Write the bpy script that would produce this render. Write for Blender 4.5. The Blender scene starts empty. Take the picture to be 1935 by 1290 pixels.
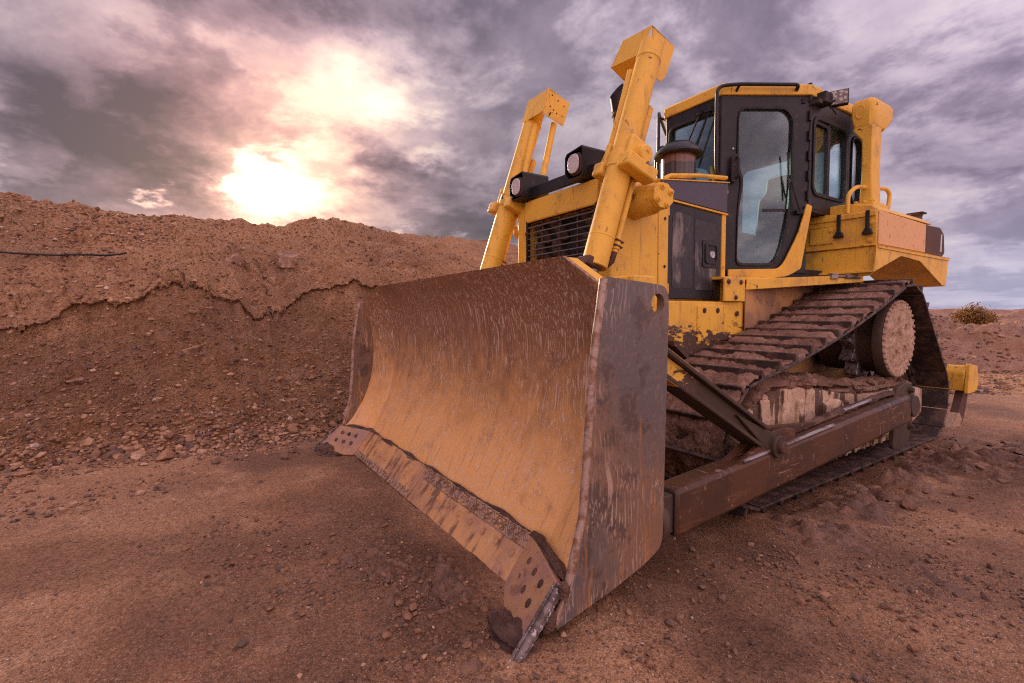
import bpy, bmesh, math, random
import numpy as np
from mathutils import Vector, Matrix

random.seed(7); rng = np.random.default_rng(11)
scene = bpy.context.scene
col = scene.collection

# ------------------------------------------------------------------ camera
cam_d = bpy.data.cameras.new('camera'); cam = bpy.data.objects.new('camera', cam_d); col.objects.link(cam)
cam_d.sensor_width = 36.0; cam_d.lens = 17.005; cam_d.clip_start = 0.05; cam_d.clip_end = 3000.0
cr = Vector((0.55132844, 0.83427853, -0.00403513)); cu = Vector((-0.04209559, 0.03264845, 0.99858001)); cf = Vector((-0.83322561, 0.5503757, -0.05311946))
cam.matrix_world = Matrix(((cr.x, cu.x, -cf.x, 2.9229), (cr.y, cu.y, -cf.y, -5.6806), (cr.z, cu.z, -cf.z, 1.1897), (0, 0, 0, 1)))
scene.camera = cam
scene.render.resolution_x = 1024; scene.render.resolution_y = 683
vs = scene.view_settings
vs.view_transform = 'Standard'; vs.look = 'None'; vs.gamma = 1.0; vs.use_curve_mapping = False
vs.exposure = 2.05

scene.cycles.diffuse_bounces = 2; scene.cycles.use_denoising = False; scene.cycles.filter_width = 1.15

# ------------------------------------------------------------------ node helper
class NT:
    def __init__(s, tree): s.t = tree; s.n = tree.nodes; s.l = tree.links
    def add(s, typ, **kw):
        n = s.n.new(typ)
        for k, v in kw.items(): setattr(n, k, v)
        return n
    def put(s, sock, v):
        if v is None: return
        if isinstance(v, bpy.types.NodeSocket): s.l.new(v, sock)
        else:
            if hasattr(sock.default_value, '__len__') and not isinstance(v, (int, float)):
                v = tuple(v)
                if len(sock.default_value) == 4 and len(v) == 3: v = v + (1.0,)
                sock.default_value = v
            elif hasattr(sock.default_value, '__len__'):
                sock.default_value = (v,) * len(sock.default_value)
            else: sock.default_value = v
    def m(s, op, a, b=None, c=None, clamp=False):
        n = s.add('ShaderNodeMath', operation=op, use_clamp=clamp)
        for i, v in enumerate((a, b, c)):
            if v is not None: s.put(n.inputs[i], v)
        return n.outputs[0]
    def vm(s, op, a, b=None, scale=None):
        n = s.add('ShaderNodeVectorMath', operation=op)
        s.put(n.inputs[0], a)
        if b is not None: s.put(n.inputs[1], b)
        if scale is not None: s.put(n.inputs[3], scale)
        return n.outputs['Value'] if op in ('DOT_PRODUCT', 'LENGTH', 'DISTANCE') else n.outputs[0]
    def noise(s, vec, scale=5, detail=4, rough=.55, dist=0.0):
        n = s.add('ShaderNodeTexNoise')
        s.put(n.inputs['Vector'], vec); s.put(n.inputs['Scale'], scale); s.put(n.inputs['Detail'], detail)
        s.put(n.inputs['Roughness'], rough); s.put(n.inputs['Distortion'], dist)
        return n.outputs['Fac']
    def voro(s, vec, scale=5, feature='F1', out='Distance', rnd=1.0):
        n = s.add('ShaderNodeTexVoronoi', feature=feature)
        s.put(n.inputs['Vector'], vec); s.put(n.inputs['Scale'], scale); s.put(n.inputs['Randomness'], rnd)
        return n.outputs[out]
    def mix(s, f, a, b, blend='MIX'):
        n = s.add('ShaderNodeMix', data_type='RGBA', blend_type=blend, clamp_factor=True)
        s.put(n.inputs[0], f); s.put(n.inputs[6], a); s.put(n.inputs[7], b)
        return n.outputs[2]
    def ramp(s, f, stops, interp='LINEAR'):
        n = s.add('ShaderNodeValToRGB'); r = n.color_ramp; r.interpolation = interp
        while len(r.elements) > len(stops): r.elements.remove(r.elements[-1])
        while len(r.elements) < len(stops): r.elements.new(0.5)
        for e, (p, c) in zip(r.elements, stops):
            e.position = p
            e.color = (c, c, c, 1) if isinstance(c, (int, float)) else tuple(c) + (1,) if len(c) == 3 else c
        s.put(n.inputs[0], f)
        return n.outputs[0]
    def step(s, f, lo, hi):
        n = s.add('ShaderNodeMapRange', interpolation_type='SMOOTHSTEP')
        s.put(n.inputs[0], f); s.put(n.inputs[1], lo); s.put(n.inputs[2], hi)
        return n.outputs[0]
    def scaled(s, vec, sc, rot=(0, 0, 0)):
        n = s.add('ShaderNodeMapping'); s.put(n.inputs[0], vec); n.inputs['Scale'].default_value = sc; n.inputs['Rotation'].default_value = rot
        return n.outputs[0]
    def bump(s, h, strength=.3, dist=.02, normal=None):
        n = s.add('ShaderNodeBump'); s.put(n.inputs['Strength'], strength); s.put(n.inputs['Distance'], dist); s.put(n.inputs['Height'], h)
        if normal is not None: s.put(n.inputs['Normal'], normal)
        return n.outputs[0]

# ------------------------------------------------------------------ world: cloudy evening sky with the sun behind a gap
SUN_EL = math.radians(14.4); SUN_AZ = math.radians(-27.1)      # azimuth measured to the right of HF
HR = Vector((0.5512, 0.8344, 0)).normalized(); HF = Vector((-0.8344, 0.5512, 0)).normalized()
sun_h = HF * math.cos(SUN_AZ) + HR * math.sin(SUN_AZ)
sun_dir = (sun_h * math.cos(SUN_EL) + Vector((0, 0, math.sin(SUN_EL)))).normalized()

world = bpy.data.worlds.new('World'); scene.world = world; world.use_nodes = True
W = NT(world.node_tree); W.n.clear()
d = W.add('ShaderNodeTexCoord').outputs['Generated']
d = W.vm('NORMALIZE', d)
sep = W.add('ShaderNodeSeparateXYZ'); W.put(sep.inputs[0], d); dz = sep.outputs[2]
deg = 180 / math.pi
az = W.m('MULTIPLY', W.m('ARCTAN2', W.vm('DOT_PRODUCT', d, HR), W.vm('DOT_PRODUCT', d, HF)), deg)
el = W.m('MULTIPLY', W.m('ARCSINE', dz), deg)
# cloud layer coordinates: a flat layer seen in perspective
inv = W.m('DIVIDE', 1.0, W.m('ADD', W.m('MAXIMUM', dz, 0.0), 0.30))
cl = W.vm('SCALE', d, scale=inv)
n_big = W.noise(cl, 1.25, 7, .62, .35)
n_mid = W.noise(W.vm('ADD', cl, (5.1, 2.2, 7.7)), 3.6, 6, .66, .3)
wn = W.add('ShaderNodeTexNoise'); W.put(wn.inputs['Vector'], W.vm('ADD', cl, (3, 1, 2))); wn.inputs['Scale'].default_value = 3.2; wn.inputs['Detail'].default_value = 6; wn.inputs['Roughness'].default_value = .62
wsep = W.add('ShaderNodeSeparateColor'); W.put(wsep.inputs[0], wn.outputs['Color'])
azw = W.m('ADD', az, W.m('MULTIPLY', W.m('SUBTRACT', wsep.outputs[0], .5), 24.0))
elw = W.m('ADD', el, W.m('MULTIPLY', W.m('SUBTRACT', wsep.outputs[1], .5), 14.0))
blobs = [(-25.5, 12.8, 6.8, 3.1, .68), (-16.5, 22.6, 7.8, 4.2, .50), (-24.5, 20.0, 7.0, 2.6, .34), (-8.5, 18.0, 3.0, 1.4, .42), (-29, 25.2, 6, 1.8, .20),
         (-36.2, 11.6, 1.0, .7, .75), (-8.0, 8.0, 9, .9, .55), (-46.5, 12.8, 1.8, 2.4, .40), (-31, 8.0, 10, 1.5, .22),
         (-44, 17.5, 9.0, 5.6, -.34), (-37.0, 15.4, 5.4, 4.4, -.42), (-9.5, 31, 9, 3.6, -.22), (-14, 15.6, 6.0, 1.5, -.36), (-5.0, 13.2, 8, 2.4, -.22),
         (-31, 29.5, 9, 2.4, -.14), (44, 3.0, 14, 2.2, .16)]
n_edge = W.step(W.noise(W.vm('ADD', cl, (1.7, 8.2, 3.3)), 2.3, 8, .60, .25), .45, .57)
f = W.m('ADD', .25, W.m('MULTIPLY', W.m('SUBTRACT', n_big, .5), 1.15))
f = W.m('ADD', f, W.m('MULTIPLY', n_edge, .27))
f = W.m('ADD', f, W.m('MULTIPLY', W.m('SUBTRACT', n_mid, .5), .62))
for a0, e0, sa, se, w in blobs:
    qa = W.m('MULTIPLY', W.m('SUBTRACT', azw, a0), 1 / sa); qe = W.m('MULTIPLY', W.m('SUBTRACT', elw, e0), 1 / se)
    q = W.m('ADD', W.m('MULTIPLY', qa, qa), W.m('MULTIPLY', qe, qe))
    f = W.m('ADD', f, W.m('MULTIPLY', W.m('EXPONENT', W.m('MULTIPLY', q, -1.0)), w))
cloud = W.ramp(W.m('ADD', W.m('MULTIPLY', f, .72), .08), [(0.0, (.056, .045, .060)), (.14, (.088, .070, .092)), (.28, (.145, .115, .145)), (.40, (.215, .174, .207)), (.52, (.315, .262, .285)), (.62, (.40, .345, .335)), (.74, (.52, .47, .42)), (.86, (.62, .58, .51)), (1.0, (.74, .70, .62))])
sdot = W.vm('DOT_PRODUCT', d, sun_dir)
ang = W.m('MULTIPLY', W.m('ARCCOSINE', W.m('MINIMUM', sdot, .99999)), deg)
warm = W.m('EXPONENT', W.m('MULTIPLY', W.m('POWER', W.m('DIVIDE', ang, 14.5), 2.0), -1.0))
cloud = W.mix(W.m('MULTIPLY', warm, .95), cloud, W.mix(1.0, cloud, (1.62, .92, .70), 'MULTIPLY'))
cool = W.step(ang, 22.0, 75.0)
cloud = W.mix(W.m('MULTIPLY', cool, .9), cloud, W.mix(1.0, cloud, (1.02, .985, 1.13), 'MULTIPLY'))
low = W.m('MULTIPLY', W.m('EXPONENT', W.m('MULTIPLY', W.m('POWER', W.m('DIVIDE', W.m('SUBTRACT', el, 1.0), 6.0), 2.0), -1.0)), W.m('MULTIPLY', W.step(ang, 45.0, 75.0), .55))
cloud = W.mix(low, cloud, (.30, .31, .44))      # thin bluer air under the cloud base, away from the sun
glow = W.m('MULTIPLY', W.m('EXPONENT', W.m('MULTIPLY', W.m('POWER', W.m('DIVIDE', ang, 3.8), 2.0), -1.0)), W.m('MULTIPLY', W.m('ADD', .06, W.step(f, .60, 1.20)), 2.6))
cloud = W.vm('ADD', cloud, W.vm('SCALE', (1.0, .80, .55), scale=glow))
zen = W.m('ADD', .80, W.m('MULTIPLY', W.m('POWER', W.m('MAXIMUM', dz, 0.0), 2.0), 1.75))     # overcast sky brightens towards the zenith
cloud = W.vm('SCALE', cloud, scale=zen)
front = W.m('ADD', 1.0, W.m('MULTIPLY', W.step(ang, 55.0, 165.0), 2.9))     # unseen clouds opposite the low sun brightened, as added fill for camera-facing sides
cloud = W.vm('MULTIPLY', W.vm('SCALE', cloud, scale=front), W.mix(W.step(ang, 70.0, 140.0), (1.0, 1.0, 1.0), (1.14, .98, .78)))  # warm tint for that added fill from behind the camera
sky = W.add('ShaderNodeTexSky', sky_type='NISHITA'); sky.sun_disc = False
sky.sun_elevation = SUN_EL; sky.sun_rotation = math.atan2(sun_h.x, sun_h.y)
sky.dust_density = 1.0; sky.air_density = 1.0
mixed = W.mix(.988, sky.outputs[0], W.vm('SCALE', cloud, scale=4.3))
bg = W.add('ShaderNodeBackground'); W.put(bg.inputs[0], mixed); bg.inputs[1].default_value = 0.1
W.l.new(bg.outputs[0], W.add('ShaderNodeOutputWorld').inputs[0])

# ------------------------------------------------------------------ sun, low behind the cloud gap
sd = bpy.data.lights.new('sun', 'SUN'); sd.energy = 1.8; sd.angle = math.radians(12); sd.color = (1.0, .78, .55)
sun = bpy.data.objects.new('sun', sd); col.objects.link(sun)
sun.rotation_euler = (-sun_dir).to_track_quat('-Z', 'Y').to_euler(); sun.location = sun_dir * 60

# ------------------------------------------------------------------ materials
def material(name):
    m = bpy.data.materials.new(name); m.use_nodes = True
    t = NT(m.node_tree); t.n.clear()
    out = t.add('ShaderNodeOutputMaterial'); b = t.add('ShaderNodeBsdfPrincipled'); t.l.new(b.outputs[0], out.inputs[0])
    t.b = b; t.out = out; t.pos = t.add('ShaderNodeNewGeometry').outputs['Position']
    return m, t
def finish(t, base, rough=.5, metal=0.0, normal=None, spec=None):
    t.put(t.b.inputs['Base Color'], base); t.put(t.b.inputs['Roughness'], rough); t.put(t.b.inputs['Metallic'], metal)
    if normal is not None: t.put(t.b.inputs['Normal'], normal)
    if spec is not None: t.put(t.b.inputs['Specular IOR Level'], spec)
M = {}
def zup(t, lo, hi):
    s = t.add('ShaderNodeSeparateXYZ'); t.put(s.inputs[0], t.pos); return t.step(s.outputs[2], lo, hi)

def mk_soil(name, dry, damp, pale, use_attr, speck=1.0, bumpd=.02):
    m, t = material(name); p = t.pos
    big = t.noise(p, .55, 4, .6); mid = t.noise(p, 3.0, 6, .62); fine = t.noise(p, 26, 6, .7); grit = t.noise(p, 120, 3, .7)
    c = t.mix(t.step(big, .36, .62), damp, dry)
    c = t.mix(t.m('MULTIPLY', t.step(mid, .50, .70), .75), c, pale)
    c = t.mix(t.m('MULTIPLY', t.step(fine, .46, .66), .60), c, tuple(x * .52 for x in damp))
    c = t.mix(t.m('MULTIPLY', t.step(grit, .50, .66), .30), c, tuple(min(1, x * 1.45) for x in pale))
    c = t.mix(t.m('MULTIPLY', t.step(t.noise(p, 55, 5, .75), .49, .60), .62), c, tuple(x * .42 for x in damp))
    c = t.mix(t.m('MULTIPLY', t.step(t.noise(t.vm('ADD', p, (9, 4, 1)), 75, 4, .75), .56, .64), .55), c, tuple(min(1, x * 1.25) for x in pale))
    # grit: little stones of many colours
    h = []
    patch = t.step(t.noise(t.vm('ADD', p, (4, 9, 2)), 1.1, 4, .65), .36, .60)
    for sc, th, am, lo in ((55, .36, .85, .66), (120, .42, .80, .50), (230, .46, .65, .42)):
        vn = t.add('ShaderNodeTexVoronoi', feature='F1'); t.put(vn.inputs['Vector'], p); vn.inputs['Scale'].default_value = sc
        sp = t.add('ShaderNodeSeparateColor'); t.put(sp.inputs[0], vn.outputs['Color'])
        pick = t.step(sp.outputs[0], lo, lo + .04); body = t.m('SUBTRACT', 1.0, t.step(vn.outputs['Distance'], th - .14, th))
        msk = t.m('MULTIPLY', t.m('MULTIPLY', pick, body), t.m('MULTIPLY', t.m('ADD', .22, t.m('MULTIPLY', patch, .78)), am * speck))
        colr = t.ramp(sp.outputs[1], [(0, (.05, .036, .032)), (.30, (.14, .075, .045)), (.52, (.36, .18, .07)), (.78, (.58, .36, .18)), (1, (.80, .66, .52))])
        c = t.mix(msk, c, colr); h.append(msk)
    if use_attr:
        a = t.add('ShaderNodeAttribute', attribute_name=use_attr).outputs['Fac']
        if use_attr == 'crust': a = t.m('SUBTRACT', 1.0, a)      # freshly cut soil is moister than the dry crust
        c = t.mix(t.m('MULTIPLY', a, .60 if use_attr == 'crust' else .95), c, t.mix(1.0, c, (.46, .42, .38) if use_attr == 'crust' else (.36, .33, .32), 'MULTIPLY'))
    hh = t.m('ADD', t.m('MULTIPLY', fine, .9), t.m('MULTIPLY', grit, .35))
    hh = t.m('ADD', hh, t.m('MULTIPLY', h[0], .5)); hh = t.m('ADD', hh, t.m('MULTIPLY', h[1], .2))
    finish(t, c, t.ramp(big, [(.3, .62), (.7, .92)]), 0, t.bump(hh, .8, bumpd), .35)
    return m
M['ground'] = mk_soil('ground_soil', (.41, .212, .098), (.265, .128, .058), (.55, .315, .165), 'churn_shade', 1.0, .014)
M['bank'] = mk_soil('bank_soil', (.47, .245, .112), (.29, .140, .064), (.58, .34, .18), 'crust', 1.0, .04)
M['far_soil'] = mk_soil('far_soil', (.36, .185, .105), (.24, .12, .068), (.50, .32, .22), None, .8, .03)

m, t = material('stone'); M['stone'] = m
rc = t.add('ShaderNodeAttribute', attribute_name='tint').outputs['Fac']
c = t.ramp(rc, [(0, (.070, .050, .040)), (.14, (.125, .085, .062)), (.30, (.20, .105, .058)), (.6, (.34, .18, .092)), (.82, (.48, .29, .16)), (.94, (.50, .36, .25)), (1, (.60, .48, .38))])
c = t.mix(t.m('MULTIPLY', t.step(t.noise(t.pos, 30, 4, .6), .45, .65), .55), c, (.27, .13, .075))
finish(t, c, .8, 0, t.bump(t.noise(t.pos, 60, 5, .6), .5, .01), .35)

m, t = material('boulder'); M['boulder'] = m
c = t.mix(t.step(t.noise(t.pos, 5, 6, .6), .42, .6), (.22, .12, .075), (.40, .23, .14))
c = t.mix(t.m('MULTIPLY', t.step(t.noise(t.pos, 18, 5, .6), .52, .66), .7), c, (.50, .36, .27))
finish(t, c, .85, 0, t.bump(t.noise(t.pos, 26, 6, .65), .6, .02), .3)
# ------------------------------------------------------------------ numpy noise
def _hash(ix, iy, seed):
    n = (ix.astype(np.int64) * 374761393 + iy.astype(np.int64) * 668265263 + seed * 974711) & 0x7fffffff
    n = ((n ^ (n >> 13)) * 1274126177) & 0x7fffffff
    return ((n ^ (n >> 16)) & 0xffff) / 65535.0
def vnoise(x, y, seed=0):
    x = np.asarray(x, float); y = np.asarray(y, float)
    ix = np.floor(x); iy = np.floor(y); fx = x - ix; fy = y - iy
    fx = fx * fx * fx * (fx * (fx * 6 - 15) + 10); fy = fy * fy * fy * (fy * (fy * 6 - 15) + 10)
    a = _hash(ix, iy, seed); b = _hash(ix + 1, iy, seed); c = _hash(ix, iy + 1, seed); d_ = _hash(ix + 1, iy + 1, seed)
    return (a + (b - a) * fx) * (1 - fy) + (c + (d_ - c) * fx) * fy - .5
def fbm(x, y, octv=5, seed=0, gain=.5):
    s = 0; a = 1.0
    for o in range(octv):
        s = s + a * vnoise(x * 2 ** o + o * 17.3, y * 2 ** o + o * 9.1, seed + o); a *= gain
    return s
def smooth(x, a, b):
    t_ = np.clip((x - a) / (b - a), 0, 1); return t_ * t_ * (3 - 2 * t_)

def mesh_obj(name, verts, faces, mat, parent=None, smooth_=True, link=True):
    me = bpy.data.meshes.new(name)
    verts = np.asarray(verts, np.float32); me.vertices.add(len(verts)); me.vertices.foreach_set('co', verts.ravel())
    if isinstance(faces, np.ndarray):
        k = faces.shape[1]; n = len(faces)
        me.loops.add(n * k); me.polygons.add(n)
        me.loops.foreach_set('vertex_index', faces.astype(np.int32).ravel())
        me.polygons.foreach_set('loop_start', np.arange(0, n * k, k, dtype=np.int32))
        me.update(calc_edges=True)
    else:
        me.clear_geometry(); me.from_pydata([tuple(map(float, v)) for v in verts], [], faces)
    me.polygons.foreach_set('use_smooth', np.full(len(me.polygons), smooth_, bool))
    me.validate(); me.update()
    me.materials.append(mat)
    o = bpy.data.objects.new(name, me); col.objects.link(o)
    if parent: o.parent = parent
    return o
def grid_faces(nu, nv):
    i, j = np.meshgrid(np.arange(nu - 1), np.arange(nv - 1), indexing='ij')
    a = (i * nv + j).ravel(); return np.stack([a, a + nv, a + nv + 1, a + 1], 1)
def tag(o, label, cat, group=None):
    o['label'] = label; o['category'] = cat
    if group: o['group'] = group
    return o

# ------------------------------------------------------------------ ground: one sheet out to the horizon
def ground_h(x, y):
    z = fbm(x * .45, y * .45, 3, 1) * .05 + fbm(x * 2.2, y * 2.2, 4, 5) * .014 + fbm(x * 11, y * 11, 3, 9) * .009
    near = np.exp(-(((x - .4) / 2.6) ** 2 + ((y + 2.5) / 3.2) ** 2))
    z = z * (1 - .75 * near)
    # churned grouser marks beside and behind the left track
    w = np.exp(-(((x - 2.1) / 1.0) ** 2 + ((y + .2) / 1.15) ** 2) ** 2) + .8 * np.exp(-(((x - 1.55) / .28) ** 2 + ((y + 1.9) / 1.3) ** 2) ** 2)
    yy = y + fbm(x * 1.7, y * 1.7, 4, 21) * .22 + .18 * (x - 1.5)
    rid = np.abs(np.sin(yy * math.pi / .17)) ** .7
    z = z + w * (rid * .040 * (1 + fbm(x * 5, y * 5, 3, 31) * 1.6) + fbm(x * 11, y * 11, 4, 33) * .045 - .022)
    z = z - .035 * np.exp(-(((x - 1.05) / .45) ** 4 + ((y + 1.3) / 2.1) ** 8))
    # a low windrow of loose dirt under the blade
    w2 = np.exp(-(((y + 4.25) / .22) ** 2)) * smooth(x, -1.8, -1.2) * (1 - smooth(x, 1.5, 2.1))
    z = z + w2 * (.05 + fbm(x * 6, y * 6, 4, 41) * .07) * smooth(-y, 3.8, 4.1)
    w3 = np.exp(-(((x - 1.25) / .55) ** 2 + ((y + 4.85) / .22) ** 2))
    z = z + w3 * np.maximum(fbm(x * 8, y * 8, 4, 43), -.1) * .06
    far = np.hypot(x, y)
    z = z + smooth(far, 30, 90) * (fbm(x * .05, y * .05, 4, 51) * 2.2 + .2) + smooth(far, 120, 600) * 1.5
    z = z - smooth(-x, 2.1, 3.2) * .05 * (far < 16)
    return z
nu, nv = 620, 520
u = np.linspace(-1, 1, nu); v = np.linspace(-1, 1, nv)
gx = .4 + 3.3 * np.sinh(u * 6.4) / math.sinh(1.0) * .55; gy = -4.4 + 3.2 * np.sinh(v * 6.4) / math.sinh(1.0) * .55
X, Y = np.meshgrid(gx, gy, indexing='ij')
Z = ground_h(X, Y)
g = mesh_obj('ground', np.stack([X.ravel(), Y.ravel(), Z.ravel()], 1), grid_faces(nu, nv), M['ground'])
g['kind'] = 'structure'
churn_shade = np.exp(-(((X - 2.1) / 1.0) ** 2 + ((Y + .2) / 1.15) ** 2) ** 2) * .75 + .8 * np.exp(-(((X - 1.5) / .42) ** 2 + ((Y + 2.2) / 1.9) ** 2) ** 2) + .75 * np.exp(-(((X - 1.6) / .55) ** 2 + ((Y + 4.3) / .55) ** 2)) + .8 * np.exp(-(((X - 1.0) / .7) ** 2 + ((Y + 4.85) / .22) ** 2)) + .9 * np.exp(-((X / 1.3) ** 2 + ((Y + 2.0) / 2.3) ** 2) ** 3)  # damp churned soil, plus occlusion shade painted beneath machine, arm and blade corner
churn_shade = churn_shade + .45 * smooth(X, 1.0, 2.0) * (1 - smooth(Y, .5, 2.0))
churn_shade = np.clip(churn_shade * (.75 + 1.3 * fbm(X * 2.4, Y * 2.4, 5, 57)) + .55 * smooth(fbm(X * .8 + 4, Y * .8, 5, 58), .12, .42), 0, 1)
at = g.data.attributes.new('churn_shade', 'FLOAT', 'POINT'); at.data.foreach_set('value', churn_shade.ravel().astype(np.float32))

# ------------------------------------------------------------------ churned damp mud lying on the yard (ridges and clods)
MUDP = []
def mud_patch(name, x0, x1, y0, y1, st, fn, mat, label):
    xs_ = np.arange(x0, x1, st); ys_ = np.arange(y0, y1, st); A, B = np.meshgrid(xs_, ys_, indexing='ij')
    h_ = fn(A, B); keep = h_ > -.004
    V = np.stack([A, B, ground_h(A, B) + h_], -1).reshape(-1, 3); F = grid_faces(len(xs_), len(ys_)); F = F[keep.ravel()[F].any(1)]
    used, inv_ = np.unique(F, return_inverse=True); MUDP.append((name, V[used], inv_.reshape(F.shape), mat, label))
def fn_side(A, B):
    w = np.exp(-(((A - 2.35) / 1.15) ** 2 + ((B + .1) / 1.0) ** 2) ** 2) + .9 * np.exp(-(((A - 1.62) / .26) ** 2 + ((B + 2.0) / 1.5) ** 2) ** 2) + .5 * np.exp(-(((A - 2.1) / .4) ** 2 + ((B + 3.0) / .35) ** 2))
    yy = B + fbm(A * 1.7, B * 1.7, 4, 21) * .26 + .16 * (A - 1.5); rid = 1 - np.abs(np.sin(yy * math.pi / .16)) ** .8
    n_ = fbm(A * 3.0, B * 5.0, 5, 131); c_ = np.maximum(fbm(A * 12, B * 16, 4, 133), -.05)
    return w * (rid * .050 * (.7 + n_ * 1.4) + c_ * .055 + n_ * .04) - .018
def fn_front(A, B):
    w = np.exp(-(((A - .95) / .75) ** 2 + ((B + 4.88) / .26) ** 2) ** 2) 
    return w * (np.maximum(fbm(A * 5, B * 5, 4, 141), -.1) * .06 + fbm(A * 26, B * 26, 3, 143, .7) * .05 + .006) - .015
mud_patch('churned_mud', 1.2, 4.2, -3.8, 2.0, .014, fn_side, 'mud_ground', 'dark damp churned mud with grouser ridges beside the left track')
mud_patch('blade_spill', -.2, 2.4, -5.4, -3.2, .010, fn_front, 'mud_ground', 'dark crumbled spill of damp dirt round the near blade corner')
m, t = material('damp_yard_mud'); M['mud_ground'] = m; p = t.pos
c = t.mix(t.step(t.noise(p, 4, 6, .65), .40, .62), (.13, .066, .038), (.24, .125, .070)); c = t.mix(t.m('MULTIPLY', t.step(t.noise(p, 34, 5, .65), .5, .66), .6), c, (.060, .034, .024)); c = t.mix(t.m('MULTIPLY', t.step(t.noise(p, 110, 3, .65), .58, .68), .6), c, (.40, .25, .15))
finish(t, c, t.ramp(t.noise(p, 5, 4, .6), [(.35, .38), (.65, .85)]), 0, t.bump(t.m('ADD', t.noise(p, 26, 6, .7), t.m('MULTIPLY', t.noise(p, 100, 3, .7), .4)), .9, .015), .4)
for nm, V_, F_, mt, lb in MUDP:
    o = mesh_obj(nm, V_, F_, M[mt]); o['kind'] = 'stuff'; tag(o, lb, 'mud')

# ------------------------------------------------------------------ earth bank along the machine's right side
LEDGE = np.array([(-11, 1.0), (-8.4, .95), (-7.16, 1.04), (-6.97, 1.12), (-6.76, 1.23), (-6.66, 1.37), (-6.54, 1.32), (-6.29, 1.35), (-6.14, 1.38), (-6.0, 1.47), (-5.85, 1.56), (-5.68, 1.59), (-5.53, 1.54), (-5.42, 1.42), (-5.24, 1.35), (-5.07, 1.23), (-4.92, 1.3), (-4.74, 1.4), (-4.47, 1.51), (-4.25, 1.62), (-3.96, 1.61), (-3.72, 1.54), (-3.2, 1.45), (-1, 1.5), (3, 1.3), (8, .6), (12, .3)])
CREST = np.array([(-14, 2.9), (-9, 2.9), (-7.69, 2.79), (-7.45, 2.78), (-7.19, 2.72), (-6.93, 2.66), (-6.65, 2.64), (-6.04, 2.63), (-5.38, 2.66), (-4.79, 2.65), (-4.32, 2.68), (-4.15, 2.8), (-3.94, 2.87), (-3.64, 2.79), (-3.08, 2.82), (-2.29, 2.77), (-1.52, 2.78), (-.28, 2.85), (3, 2.4), (6, 1.4), (9, .8), (12, .5)])
BASE = np.array([(-14, -2.2), (-6.9, -2.1), (-6.6, -2.13), (-6.3, -2.14), (-5.84, -1.98), (-5.4, -1.95), (-4.93, -1.82), (-4.6, -2.0), (-3, -2.1), (2, -2.2), (6, -2.2), (9, -1.6), (12, -2.5)])
by = np.concatenate([np.linspace(-14, -8.2, 50)[:-1], np.linspace(-8.2, -2.0, 430)[:-1], np.linspace(-2.0, 12, 110)])
segs = [('talus', 165), ('lip', 10), ('crust', 165), ('back', 24)]
cols_x, cols_z, cols_c = [], [], []
ly = np.interp(by, LEDGE[:, 0], LEDGE[:, 1]); cy_ = np.interp(by, CREST[:, 0], CREST[:, 1]); bx_ = np.interp(by, BASE[:, 0], BASE[:, 1])
ly = ly + fbm(by * 2.6, by * 0 + 3, 6, 61, .62) * .13
lx = -3.4 + fbm(by * 1.9, by * 0 + 9, 6, 63, .62) * .26
step_h = .002 + .036 * smooth(fbm(by * .9, by * 0 + 1, 3, 65), -.30, .35); step_h = step_h * (.35 + .65 * smooth(by, -7.4, -6.7)) 
for name, n in segs:
    for k in range(n):
        s = k / n
        if name == 'talus':
            x = bx_ + (lx - .03 - bx_) * s; z = -.06 + (ly - step_h + .06) * (s ** 1.12 * .86 + .14 * s * s * s); c = np.clip(smooth(np.array(s), .70, 1.0) * (.45 + 1.6 * fbm(by * 3.1, by * 0 + s * 4, 4, 161)), 0, .9)
        elif name == 'lip':
            x = lx - .03 + .05 * math.sin(s * math.pi * .6); z = ly - step_h + step_h * s ** .8; c = np.clip(.35 + s * .65 + 0 * by, 0, 1)
        elif name == 'crust':
            x = lx + .018 + (-6.0 - lx - .018) * s; z = ly + (cy_ - ly) * (s + .10 * math.sin(s * math.pi)); c = 1 + 0 * by
        else:
            x = -6.0 - 9 * s + 0 * by; z = cy_ - (cy_ + .4) * s ** 1.2; c = 1 + 0 * by
        cols_x.append(x); cols_z.append(z); cols_c.append(c)
BXx = np.stack(cols_x, 1); BZ = np.stack(cols_z, 1); BC = np.stack(cols_c, 1); BY = np.repeat(by[:, None], BXx.shape[1], 1)
nb_v = BXx.shape[1]
sl = np.hypot(BXx, BZ * 1.3)
disp = fbm(BY * .9, sl * .9, 4, 71) * .16 + fbm(BY * 3.2, sl * 3.2, 5, 73) * .075 + fbm(BY * 12, sl * 12, 3, 75, .6) * .045
disp = disp + np.maximum(fbm(BY * 4.6, sl * 4.6, 3, 77) - .22, 0) * .20 * smooth(BXx, -5.7, -5.2)                       # clods
crk = np.abs(fbm(BY * 1.3 + fbm(BY * 4, sl * 4, 3, 79) * .5, sl * 2.1, 3, 81))
crk_m = smooth(fbm(BY * .8, sl * .8, 2, 83), -.10, .06) * BC
disp = disp - (1 - smooth(crk, .006, .026)) * crk_m * .11
top_rough = np.exp(-((BXx + 6.0) / .35) ** 2) * np.maximum(fbm(BY * 4, sl * 4, 4, 85), 0) * .05
toe = smooth(-BXx, 2.0, 2.35)
lipw = np.ones(nb_v); lipw[163:177] = .7
disp = disp * toe * lipw[None, :]
PX_ = BXx + disp * .45; PZ_ = BZ + disp * .85 + top_rough
mask = smooth(PZ_, .15, .8)
bank = mesh_obj('earth_bank', np.stack([PX_.ravel(), BY.ravel(), PZ_.ravel()], 1), grid_faces(len(by), nb_v)[:, ::-1], M['bank'])
at = bank.data.attributes.new('crust', 'FLOAT', 'POINT'); at.data.foreach_set('value', BC.ravel().astype(np.float32))
bank['kind'] = 'structure'
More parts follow.
